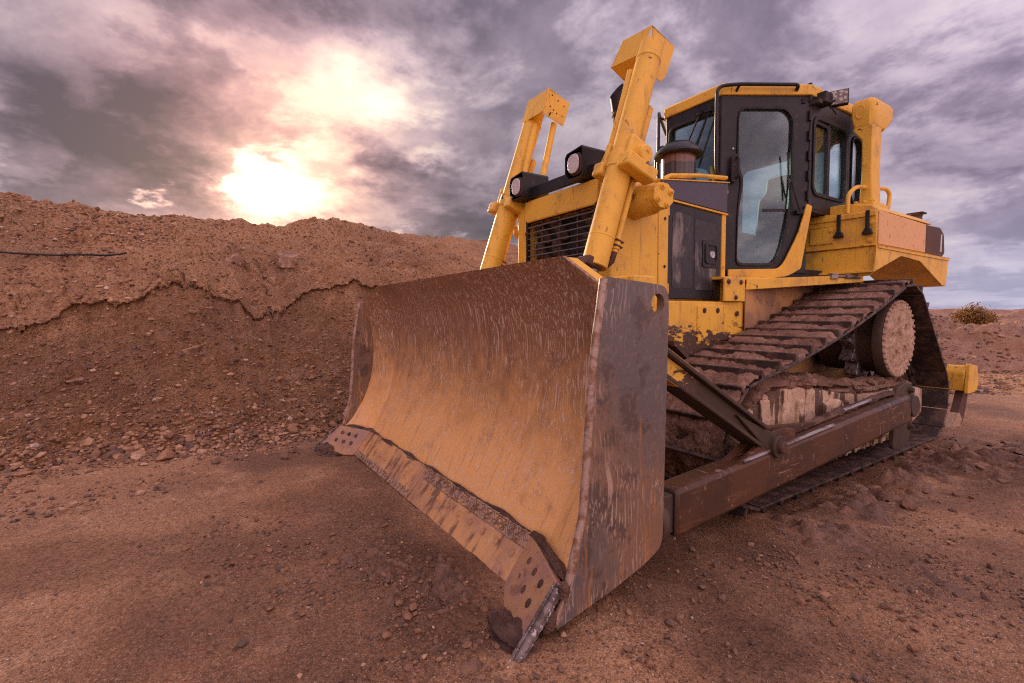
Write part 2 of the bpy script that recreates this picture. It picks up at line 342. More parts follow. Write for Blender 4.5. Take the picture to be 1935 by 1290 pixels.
def bank_point(y, s):
    i = np.clip(np.searchsorted(by, y), 1, len(by) - 1); j = np.clip((s * (nb_v - 1)).astype(int), 0, nb_v - 1)
    return PX_[i, j], PZ_[i, j]

# ------------------------------------------------------------------ loose stones (uncountable gravel)
def ico():
    b = bmesh.new(); bmesh.ops.create_icosphere(b, subdivisions=1, radius=1); v_ = np.array([w.co[:] for w in b.verts]); f_ = np.array([[w.index for w in q.verts] for q in b.faces]); b.free(); return v_, f_
ICV, ICF = ico()
STV = []
for k in range(16):
    vv = ICV * (1 + rng.normal(0, .13, (len(ICV), 1)))
    # flatten with a few random cutting planes so stones look broken
    for q in range(5):
        n_ = rng.normal(0, 1, 3); n_ /= np.linalg.norm(n_); dd = vv @ n_; lim = rng.uniform(.45, .8)
        vv = vv - np.maximum(dd - lim, 0)[:, None] * n_[None, :]
    STV.append(vv * np.array([1, rng.uniform(.6, .95), rng.uniform(.4, .75)]))
def stones(name, P, S, tint, mat, label, cat='gravel'):
    n = len(P); vi = rng.integers(0, 16, n)
    V = np.stack([STV[k] for k in vi]) * S[:, None, None]
    a = rng.uniform(0, 6.283, n); b_ = rng.normal(0, .35, n)
    ca, sa, cb, sb = np.cos(a), np.sin(a), np.cos(b_), np.sin(b_)
    x = V[..., 0] * ca[:, None] - V[..., 1] * sa[:, None]; y = V[..., 0] * sa[:, None] + V[..., 1] * ca[:, None]; z = V[..., 2]
    x2 = x * cb[:, None] + z * sb[:, None]; z2 = -x * sb[:, None] + z * cb[:, None]
    V = np.stack([x2, y, z2], -1) + P[:, None, :]
    F = (ICF[None] + (np.arange(n) * len(ICV))[:, None, None]).reshape(-1, 3)
    o = mesh_obj(name, V.reshape(-1, 3), F, mat, smooth_=False)
    at_ = o.data.attributes.new('tint', 'FLOAT', 'POINT'); at_.data.foreach_set('value', np.repeat(tint, len(ICV)).astype(np.float32))
    o['kind'] = 'stuff'; tag(o, label, cat)
    return o
def tints(n, dark=.3):
    t_ = rng.beta(2.2, 2.2, n); k = rng.random(n) < dark; t_[k] = rng.uniform(0, .3, k.sum()); return t_
# on the bank: dense at the toe, thinning upwards, then scattered over the crust
n = 52000
yy = rng.uniform(-8.4, -1.5, n); s = rng.random(n) ** 1.5
ptoe = np.exp(-(s / .13) ** 1.3) * (.8 + 1.2 * vnoise(yy * 1.3, s * 9, 91)) + .16 + .5 * (s > .5) * np.clip(vnoise(yy * .9, s * 5, 93) + .25, 0, 1) * smooth(-yy, 4.0, 7.0) * 1.6
keep = rng.random(n) < np.clip(ptoe, 0, 1) * np.where(s > .9, .4, 1); yy = yy[keep]; s = s[keep]
bx, bz = bank_point(yy, s)
sz = np.clip(rng.lognormal(-4.35, .48, len(yy)), .006, .055) * (1 + .5 * np.exp(-(s / .12) ** 2))
stones('bank_gravel', np.stack([bx + .004, yy, bz + sz * .25], 1), sz, tints(len(yy), .14), M['stone'], 'loose brown and grey stones over the earth bank slope')
# small crumbs of the bank's own soil over the cut slope and crust
n = 25000
yy = rng.uniform(-8.2, -2.6, n); s = rng.uniform(0.0, .93, n)
bx, bz = bank_point(yy, s); sz = np.clip(rng.lognormal(-4.95, .45, n), .004, .024)
stones('soil_crumbs', np.stack([bx + .003, yy, bz + sz * .2], 1), sz, np.clip(rng.normal(.47, .16, n), .05, .95), M['stone'], 'small soil crumbs covering the cut face of the earth bank', 'soil')
# gravel apron lying on the flat ground in front of the toe
n = 5200
yy = rng.uniform(-7.6, -4.9, n); xx = -2.1 + rng.random(n) ** 1.3 * 1.5
keep = rng.random(n) < np.clip(.20 + 1.6 * vnoise(xx * 1.6 + 4, yy * .8, 95) + .9 * np.exp(-((xx + 2.05) / .18) ** 2) + .55 * np.exp(-((xx + 1.15 + .25 * (yy + 6)) / .28) ** 2) * smooth(-yy, 5.2, 6.0), 0, 1)
xx, yy = xx[keep], yy[keep]; sz = np.clip(rng.lognormal(-4.6, .45, len(xx)), .005, .05)
stones('gravel_apron', np.stack([xx, yy, ground_h(xx, yy) + sz * .3], 1), sz, tints(len(xx), .3), M['stone'], 'band of small mixed gravel on the ground before the bank')
# scattered grit over the yard
n = 120000
r_ = rng.random(n) ** .6 * 7.5; a_ = rng.uniform(0, 6.283, n)
xx = 1.8 + r_ * np.cos(a_); yy = -5.0 + r_ * np.sin(a_)
dens = np.clip(.10 + 1.1 * vnoise(xx * .9, yy * .9, 97) + .7 * vnoise(xx * 2.6, yy * 2.6, 99), 0.06, 1)
keep = (rng.random(n) < dens) & (xx > -2.05) & (yy < -.5 + 2.5 * (xx > 1.4)) & ~((np.abs(xx) < 1.3) & (yy > -4.2)); xx, yy = xx[keep], yy[keep]
sz = np.clip(rng.lognormal(-5.6, .45, len(xx)), .0022, .02)
stones('yard_grit', np.stack([xx, yy, ground_h(xx, yy) + sz * .25], 1), sz, tints(len(xx), .3), M['stone'], 'fine scattered grit and pebbles trodden into the yard')
# dark lumps pushed up round the near blade corner and along the track, and gravelly patches on the yard
cl_ = [(1.0, -4.95, .42, .13, 2600), (1.75, -4.35, .16, .5, 1200), (2.0, -2.75, .30, .75, 1500), (1.95, -.3, .75, .75, 1500), (1.9, -3.35, .22, .16, 900), (2.35, -2.9, .25, .2, 700), (.65, -5.35, .25, .10, 700), (.1, -5.5, .3, .15, 600), (1.45, -5.25, .25, .09, 500), (2.5, -3.9, .25, .12, 400)]
xx = np.concatenate([rng.normal(c[0], c[2], c[4]) for c in cl_]); yy = np.concatenate([rng.normal(c[1], c[3], c[4]) for c in cl_])
keep = (yy < 2.2) & (rng.random(len(xx)) < .55 + 1.2 * vnoise(xx * 7, yy * 7, 151)); xx, yy = xx[keep], yy[keep]
sz = np.clip(rng.lognormal(-5.15, .55, len(xx)), .003, .028)
tn = rng.uniform(.05, .5, len(xx)); k = rng.random(len(xx)) < .12; tn[k] = rng.uniform(.75, .97, k.sum()); sz[k] *= .6
stones('dirt_lumps', np.stack([xx, yy, ground_h(xx, yy) + sz * .35], 1), sz, tn, M['stone'], 'dark crumbled dirt lumps and gravel beside the blade corner and track', 'dirt')
# shale flakes on the left of the crust
n = 1500
yy = rng.uniform(-8.3, -4.6, n); s = rng.uniform(.46, .92, n); keep = rng.random(n) < smooth(-yy, 4.6, 6.6) * (.3 + 1.3 * np.clip(vnoise(yy * 1.4, s * 9, 155) + .3, 0, 1)); yy, s = yy[keep], s[keep]
bx, bz = bank_point(yy, s); sz = np.clip(rng.lognormal(-3.9, .4, len(yy)), .012, .05)
stones('shale_flakes', np.stack([bx + .004, yy, bz + sz * .2], 1), sz, np.clip(rng.normal(.55, .25, len(yy)), .05, 1), M['stone'], 'flat broken shale flakes on the left of the bank crust', 'shale')

# ------------------------------------------------------------------ single rocks
def rock_mesh(seed, flat=.7, sub=3):
    r2 = np.random.default_rng(seed); b = bmesh.new(); bmesh.ops.create_icosphere(b, subdivisions=sub, radius=1)
    v_ = np.array([w.co[:] for w in b.verts]); f_ = np.array([[w.index for w in q.verts] for q in b.faces]); b.free()
    for q in range(11):
        n_ = r2.normal(0, 1, 3); n_ /= np.linalg.norm(n_); lim = r2.uniform(.42, .85); v_ = v_ - np.maximum(v_ @ n_ - lim, 0)[:, None] * n_[None]
    v_ = v_ * (1 + fbm(v_[:, 0] * 2 + seed, v_[:, 1] * 2 + v_[:, 2] * 1.3, 4, seed)[:, None] * .16)
    v_[:, 2] *= flat; return v_, f_
def rock(x, y, z, size, seed, label, flat=.7, sub=3, mat='boulder', rz=0, cat='rock', group=None):
    v_, f_ = rock_mesh(seed, flat, sub); o = mesh_obj('rock', v_ * size, f_, M[mat], smooth_=False); o.location = (x, y, z); o.rotation_euler[2] = rz
    if mat == 'stone':
        a2 = o.data.attributes.new('tint', 'FLOAT', 'POINT'); a2.data.foreach_set('value', np.full(len(v_), .25 if seed % 3 else .62, np.float32))
    return tag(o, label, cat, group)
def on_bank(y, z, push=0.0):
    i = int(np.clip(np.searchsorted(by, y), 1, len(by) - 1)); j = int(np.argmin(np.abs(PZ_[i, :335] - z))); return PX_[i, j] + push, PZ_[i, j]
x_, z_ = on_bank(-4.49, 1.96, -.03); rock(x_, -4.49, z_, .21, 3, 'large tan boulder set in the bank crust below its highest hump', .9)
x_, z_ = on_bank(-5.2, 1.90, -.05); rock(x_, -5.2, z_, .17, 9, 'low reddish boulder half buried in crust left of the tan boulder', .7)
x_, z_ = on_bank(-5.72, .86, -.05); rock(x_, -5.72, z_, .15, 14, 'flat brown slab rock in the middle of the scooped slope', .5)
x_, z_ = on_bank(-6.55, .60, -.03); rock(x_, -6.55, z_, .12, 5, 'pale broken rock at left of the scooped slope', .4)
for (x_, y_, s_, sd_, lb) in ((-1.92, -5.91, .085, 21, 'biggest orange brown stone at the foot of the bank'), (-1.59, -5.55, .042, 22, 'lone grey stone on bare dirt before the bank'),
        (-1.45, -5.08, .05, 23, 'dark clod nearest the far blade corner'), (-2.02, -6.76, .06, 24, 'brown rock at the left end of the bank foot'),
        (-1.62, -4.98, .04, 25, 'second dark clod behind the clod nearest the far blade corner'), (1.84, -2.04, .055, 26, 'dark clod on the ground out from the middle of the push arm'),
        (2.0, -3.51, .03, 27, 'small dark stone on bare ground right of the near blade corner'), (2.03, -.92, .05, 28, 'dark flat stone at the right edge of the yard'),
        (1.93, -1.55, .03, 29, 'little dark clod between the push arm and right edge'), (1.55, -1.72, .035, 30, 'thin dark clod close beside the track edge'),
        (1.88, -.82, .04, 31, 'small stone at the edge of the grouser marks')):
    rock(x_, y_, float(ground_h(np.array(x_), np.array(y_))) + s_ * .3, s_, sd_, lb, .65, 2, 'stone', sd_)
# ------------------------------------------------------------------ machine materials
def mk_yellow(name, mud=0.0, dirt=.48, base=(.82, .46, .05)):
    m, t = material(name); p = t.pos
    c = t.mix(t.m('MULTIPLY', t.step(t.noise(p, 1.6, 5, .6), .42, .66), .5), base, tuple(x * k for x, k in zip(base, (.84, .80, .85))))
    c = t.mix(t.m('MULTIPLY', t.step(t.noise(p, 5, 6, .65), .48, .70), dirt), c, (.33, .185, .085))
    run = t.noise(t.scaled(p, (22, 22, 1.3)), 1.0, 5, .6)
    c = t.mix(t.m('MULTIPLY', t.step(run, .56, .72), dirt * .9), c, (.27, .13, .05))
    chip = t.m('MULTIPLY', t.step(t.noise(p, 13, 6, .68), .64, .655), t.step(t.noise(p, 2.6, 3, .5), .44, .56))
    c = t.mix(chip, c, (.05, .026, .016))
    fine = t.step(t.noise(p, 60, 2, .5), .75, .77)
    c = t.mix(fine, c, (.06, .03, .018))
    scr = t.m('MULTIPLY', t.m('MAXIMUM', t.step(t.noise(t.scaled(p, (70, 9, 9), (.4, .3, .2)), 1, 2, .5), .66, .68), t.step(t.noise(t.scaled(p, (8, 60, 7), (.9, .1, -.4)), 1, 2, .5), .67, .69)), t.step(t.noise(p, 3, 3, .5), .46, .6))
    c = t.mix(t.m('MULTIPLY', scr, .7), c, (.16, .08, .035))
    grime = t.step(t.noise(t.vm('ADD', p, (3, 3, 8)), 2.4, 6, .7), .56, .72)
    c = t.mix(t.m('MULTIPLY', grime, .45), c, (.16, .085, .045))
    rough = t.m('ADD', .36, t.m('MULTIPLY', t.noise(p, 7, 4, .6), .35))
    hgt = t.m('MULTIPLY', chip, -1.0)
    if mud:
        s = t.add('ShaderNodeSeparateXYZ'); t.put(s.inputs[0], p)
        mn = t.noise(t.scaled(p, (1, 7, 16), (.52, 0, 0)), 1.0, 7, .68)
        ml = t.m('ADD', mn, t.m('MULTIPLY', t.m('SUBTRACT', mud, s.outputs[2]), 1.1))
        mk = t.step(ml, .50, .54)
        c = t.mix(mk, c, t.mix(t.noise(p, 30, 4, .6), (.05, .026, .02), (.12, .062, .04))); rough = t.m('ADD', rough, t.m('MULTIPLY', mk, .25))
        hgt = t.m('ADD', hgt, mk)
    finish(t, c, rough, 0, t.bump(hgt, .5, .004), .45)
    return m
M['yellow'] = mk_yellow('yellow_paint')
M['yellow_clean'] = mk_yellow('yellow_paint_clean', 0, .28)
M['yellow_mud'] = mk_yellow('yellow_paint_muddy', 1.06, .45)
M['yellow_worn'] = mk_yellow('yellow_paint_worn', .93, .5)

def mk_dark(name, base, rough=.38, dust=.35, dustc=(.16, .12, .10)):
    m, t = material(name); p = t.pos
    c = t.mix(t.m('MULTIPLY', t.step(t.noise(p, 3.2, 6, .65), .45, .68), dust), base, dustc)
    c = t.mix(t.m('MULTIPLY', t.step(t.noise(t.scaled(p, (30, 30, 1.6)), 1, 4, .6), .54, .7), dust * .8), c, tuple(x * .8 for x in dustc))
    c = t.mix(t.m('MULTIPLY', t.step(t.noise(p, 24, 4, .6), .62, .66), .5), c, (.11, .055, .035))
    finish(t, c, t.m('ADD', rough, t.m('MULTIPLY', t.noise(p, 6, 4), .2)), 0, t.bump(t.noise(p, 60, 3), .08, .004), .32)
    return m
M['black'] = mk_dark('black_paint', (.013, .012, .015), .30, .16, (.10, .075, .065))
M['grey_panel'] = mk_dark('grey_blue_panel', (.085, .078, .105), .5, .12, (.11, .09, .09))
M['rubber'] = mk_dark('black_rubber', (.014, .013, .014), .5, .2)
m, t = material('worn_brown_steel'); M['brown_steel'] = m; p = t.pos
c = t.mix(t.step(t.noise(p, 3, 6, .65), .42, .64), (.092, .038, .016), (.060, .028, .016))
c = t.mix(t.m('MULTIPLY', t.step(t.noise(t.scaled(p, (30, 3, 30)), 1, 5, .65), .54, .68), .6), c, (.15, .068, .030))
sc = t.m('MAXIMUM', t.step(t.noise(t.scaled(p, (9, 5, 90), (.25, 0, 0)), 1, 2, .5), .655, .675), t.step(t.noise(t.scaled(p, (9, 80, 6), (.3, 0, 0)), 1, 2, .5), .67, .69))
c = t.mix(t.m('MULTIPLY', t.m('MULTIPLY', sc, t.step(t.noise(p, 3.5, 3, .5), .44, .58)), .75), c, (.34, .22, .15))
sp = t.m('MULTIPLY', t.step(t.noise(p, 26, 6, .7), .60, .64), t.step(t.noise(p, 3.1, 4, .6), .48, .60))
c = t.mix(t.m('MULTIPLY', sp, .85), c, (.27, .15, .085))
finish(t, c, t.m('ADD', .32, t.m('MULTIPLY', t.m('MAXIMUM', sp, t.noise(p, 8, 4)), .35)), 0, t.bump(t.m('ADD', sp, t.m('MULTIPLY', t.noise(p, 14, 5, .6), .4)), .35, .006), .4)
M['bar_steel'] = mk_dark('bar_steel', (.13, .125, .14), .4, .3)
M['dark_steel'] = mk_dark('dark_steel', (.060, .038, .026), .46, .5, (.125, .072, .045))
M['pipe_rust'] = mk_dark('rusty_pipe', (.09, .045, .03), .6, .5, (.16, .075, .04))
M['tan_panel'] = mk_dark('tan_panel', (.76, .43, .19), .55, .14, (.46, .22, .10))
m, t = material('bright_steel'); M['bright'] = m
c = t.mix(t.step(t.noise(t.scaled(t.pos, (40, 6, 40)), 1, 5, .6), .45, .62), (.34, .30, .29), (.14, .09, .07)); finish(t, c, .45, .6, t.bump(t.noise(t.pos, 60, 4), .25, .004))
m, t = material('worn_rim_steel'); M['rim'] = m
c = t.mix(t.step(t.noise(t.pos, 26, 6, .68), .42, .58), (.20, .15, .13), (.085, .055, .042)); c = t.mix(t.step(t.noise(t.pos, 60, 3, .6), .58, .66), c, (.45, .40, .38)); finish(t, c, .5, .3, t.bump(t.noise(t.pos, 45, 5, .65), .7, .006))
m, t = material('polished_bead'); M['bead'] = m
c = t.mix(t.step(t.noise(t.pos, 22, 5, .65), .42, .6), (.42, .29, .22), (.24, .125, .07)); finish(t, c, .5, .3, t.bump(t.noise(t.pos, 50, 4), .4, .004))

def mk_mud(name, a, b, wet=None, rough=.85, bd=.02, sc=1.0):
    m, t = material(name); p = t.pos
    c = t.mix(t.step(t.noise(p, 4 * sc, 6, .65), .40, .62), a, b)
    c = t.mix(t.m('MULTIPLY', t.step(t.noise(p, 30 * sc, 5, .65), .5, .68), .6), c, tuple(x * .45 for x in a))
    c = t.mix(t.m('MULTIPLY', t.step(t.noise(p, 90 * sc, 3, .65), .58, .68), .5), c, tuple(min(1, x * 1.6) for x in b))
    r = rough
    if wet:
        k = t.step(t.noise(t.scaled(p, (9, 9, 1.6)), 1, 5, .6), .53, .57); c = t.mix(k, c, wet); r = t.m('SUBTRACT', rough, t.m('MULTIPLY', k, .4))
    finish(t, c, r, 0, t.bump(t.m('ADD', t.noise(p, 22 * sc, 6, .7), t.m('MULTIPLY', t.noise(p, 80 * sc, 3, .7), .35)), .9, bd), .35)
    return m
M['mud'] = mk_mud('track_mud', (.17, .088, .056), (.29, .165, .108))
M['mud_dark'] = mk_mud('damp_mud', (.075, .040, .028), (.15, .080, .052), None, .75)
M['mud_dry'] = mk_mud('dried_mud', (.52, .345, .22), (.66, .46, .31), (.125, .070, .045), .85, .012)
M['mud_hub'] = mk_mud('hub_mud', (.46, .295, .19), (.62, .43, .30), None, .9, .02, 1.6)
m, t = material('shoe_steel'); M['shoe'] = m
c = t.mix(t.step(t.noise(t.pos, 9, 6, .65), .44, .60), (.040, .026, .020), (.125, .070, .046)); finish(t, c, .6, .1, t.bump(t.noise(t.pos, 30, 5, .65), .6, .008))
m, t = material('body_tan'); M['body_tan'] = m
c = t.mix(t.step(t.noise(t.pos, 3, 6, .6), .42, .62), (.50, .26, .095), (.30, .16, .085)); c = t.mix(t.m('MULTIPLY', t.step(t.noise(t.scaled(t.pos, (1, 6, 9), (.6, 0, 0)), 1, 6, .65), .54, .66), .6), c, (.10, .06, .048))
finish(t, c, .7, 0, t.bump(t.noise(t.pos, 25, 5), .3, .006))

# scoured blade steel: rust film, polish and long scratches
def mk_blade(name, side=False):
    m, t = material(name); p = t.pos
    wn_ = t.add('ShaderNodeTexNoise'); t.put(wn_.inputs['Vector'], p); wn_.inputs['Scale'].default_value = 2.2; wn_.inputs['Detail'].default_value = 3
    wrp = t.vm('ADD', p, t.vm('SCALE', t.vm('SUBTRACT', wn_.outputs['Color'], (.5, .5, .5)), scale=.16))
    big = t.noise(p, 1.5, 5, .6); mid = t.noise(p, 6, 6, .66); fin = t.noise(p, 40, 4, .65)
    if side:
        c = t.mix(t.step(big, .40, .60), (.125, .10, .092), (.225, .125, .072))
        c = t.mix(t.m('MULTIPLY', t.step(mid, .50, .60), .8), c, (.075, .052, .045))
        c = t.mix(t.m('MULTIPLY', t.step(fin, .5, .7), .45), c, (.24, .17, .13))
        c = t.mix(t.m('MULTIPLY', t.m('MULTIPLY', t.step(t.noise(t.scaled(wrp, (1, 20, 1.0)), 1, 5, .65), .55, .64), t.step(big, .40, .54)), .8), c, (.46, .20, .05))
    else:
        s = t.add('ShaderNodeSeparateXYZ'); t.put(s.inputs[0], p)
        worn = t.m('ADD', t.m('MULTIPLY', t.m('SUBTRACT', s.outputs[2], .66), 1.25), t.m('MULTIPLY', t.m('SUBTRACT', mid, .5), 1.1))
        wk = t.step(worn, -.45, .62)                       # rust painted brighter low down for the sheen of the upturned plate, darker above
        c = t.mix(wk, (.84, .43, .135), (.27, .135, .072))
        st = t.noise(t.scaled(wrp, (34, 5, 4.0), (0, .12, 0)), 1, 6, .72)
        c = t.mix(t.m('MULTIPLY', t.step(st, .50, .72), .55), c, t.mix(wk, (.74, .46, .24), (.40, .19, .075)))
        st2 = t.noise(t.scaled(wrp, (26, 5, 3.0), (0, -.10, 0)), 1, 6, .72)
        c = t.mix(t.m('MULTIPLY', t.step(st2, .52, .72), .55), c, t.mix(wk, (.36, .155, .055), (.075, .040, .030)))
        c = t.mix(t.m('MULTIPLY', t.step(t.noise(p, 3.3, 6, .68), .54, .68), .30), c, (.20, .10, .06))
        c = t.mix(t.m('MULTIPLY', t.step(fin, .52, .7), .30), c, (.50, .30, .18))
    sc_all = None
    for (sx, sz, rot, lo, am, det) in ((70, 1.1, .14, .672, .9, 1), (62, 1.0, -.18, .672, .85, 1), (85, 1.6, .34, .672, .8, 1), (74, 1.5, -.42, .677, .8, 1), (46, 1.0, .05, .668, .95, 2), (66, 2.2, -.62, .685, .8, 2), (44, 1.6, .75, .69, .8, 2), (110, 1.1, -.05, .650, .7, 1), (130, 1.4, .22, .645, .6, 1)):
        r = (0, rot, 0) if not side else (rot * 2.6 + .8, 0, 0)
        k = t.step(t.noise(t.scaled(wrp, (sx, sx, sz), r), 1, det, .6), lo, lo + .025)
        k = t.m('MULTIPLY', k, am); sc_all = k if sc_all is None else t.m('MAXIMUM', sc_all, k)
    sc_all = t.m('MULTIPLY', sc_all, t.step(t.noise(p, 1.7 if not side else 2.0, 3, .6), .30 if not side else .46, .50 if not side else .60))
    c = t.mix(t.m('MULTIPLY', sc_all, .75 if not side else .45), c, (.74, .55, .41))
    rough = t.m('ADD', .30, t.m('MULTIPLY', mid, .26))
    finish(t, c, rough, .0, t.bump(t.m('SUBTRACT', t.m('MULTIPLY', mid, .5), t.m('MULTIPLY', sc_all, .4)), .35, .006), .45)
    return m
M['blade'] = mk_blade('blade_face_steel'); M['blade_side'] = mk_blade('blade_side_steel', True)
m, t = material('cutting_edge_steel'); M['edge'] = m
p = t.pos; c = t.mix(t.step(t.noise(p, 3, 6, .62), .44, .60), (.70, .37, .14), (.48, .25, .13))
c = t.mix(t.m('MULTIPLY', t.step(t.noise(t.scaled(p, (14, 5, 3)), 1, 5, .65), .52, .64), .8), c, (.145, .072, .045))
c = t.mix(t.m('MULTIPLY', t.step(t.noise(p, 34, 4, .6), .58, .68), .5), c, (.55, .42, .33)); finish(t, c, .48, .2, t.bump(t.noise(p, 40, 5, .6), .3, .005))
m, t = material('end_bit_steel'); M['bit'] = m
p = t.pos; c = t.mix(t.step(t.noise(p, 5, 5, .62), .42, .62), (.50, .27, .13), (.40, .22, .15)); c = t.mix(t.m('MULTIPLY', t.step(t.noise(p, 22, 5, .6), .55, .66), .6), c, (.20, .10, .06)); finish(t, c, .5, .2, t.bump(t.noise(p, 40, 5, .6), .3, .005))

m, t = material('window_glass'); M['glass'] = m
t.n.remove(t.b)
tr = t.add('ShaderNodeBsdfTransparent'); tr.inputs[0].default_value = (.80, .96, .96, 1)
gl = t.add('ShaderNodeBsdfGlossy'); gl.inputs['Roughness'].default_value = .03; gl.inputs[0].default_value = (.9, .95, 1, 1)
fr = t.add('ShaderNodeFresnel'); fr.inputs[0].default_value = 1.55
du = t.add('ShaderNodeBsdfDiffuse'); du.inputs[0].default_value = (.42, .45, .47, 1)
mx0 = t.add('ShaderNodeMixShader'); t.put(mx0.inputs[0], t.m('MULTIPLY', t.step(t.noise(t.pos, 3, 5, .65), .35, .75), .05)); t.l.new(tr.outputs[0], mx0.inputs[1]); t.l.new(du.outputs[0], mx0.inputs[2])
mx = t.add('ShaderNodeMixShader'); t.put(mx.inputs[0], t.m('ADD', t.m('MULTIPLY', fr.outputs[0], .75), .02)); t.l.new(mx0.outputs[0], mx.inputs[1]); t.l.new(gl.outputs[0], mx.inputs[2]); t.l.new(mx.outputs[0], t.out.inputs[0])
m, t = material('lamp_lens'); M['lens'] = m
finish(t, t.mix(t.step(t.noise(t.pos, 60, 3), .4, .6), (.52, .47, .46), (.62, .57, .55)), .25, 0, t.bump(t.voro(t.pos, 90), .4, .004))
m, t = material('brown_bowl'); M['bowl'] = m
s = t.add('ShaderNodeSeparateXYZ'); t.put(s.inputs[0], t.pos)
lv = t.m('ADD', s.outputs[2], t.m('MULTIPLY', t.noise(t.pos, 9, 3), .06))
finish(t, t.mix(t.step(lv, 2.47, 2.475), (.045, .03, .026), (.17, .075, .045)), .18, 0, None, .6)
m, t = material('perforated_sheet'); M['perf'] = m
s = t.add('ShaderNodeSeparateXYZ'); t.put(s.inputs[0], t.pos)
hx = t.m('SINE', t.m('MULTIPLY', t.m('ADD', s.outputs[1], s.outputs[2]), 420.0)); hz = t.m('SINE', t.m('MULTIPLY', t.m('SUBTRACT', s.outputs[1], s.outputs[2]), 420.0))
hole = t.step(t.m('MULTIPLY', hx, hz), .05, .30)
dirtm = t.step(t.noise(t.scaled(t.pos, (1, 7, 2.6)), 1, 5, .6), .48, .64)
finish(t, t.mix(hole, t.mix(dirtm, (.040, .036, .04), (.34, .27, .24)), (.006, .006, .007)), .45, 0, t.bump(hole, .6, .004))
m, t = material('plastic_seat'); M['seat'] = m
finish(t, t.mix(t.noise(t.pos, 14, 4), (.02, .022, .026), (.05, .05, .055)), .7)
m, t = material('led_face'); M['led'] = m
finish(t, t.mix(t.step(t.voro(t.pos, 40), .42, .52), (.50, .42, .34), (.16, .13, .12)), .3)
m, t = material('reflector'); M['reflector'] = m
finish(t, (.55, .54, .56), .3)

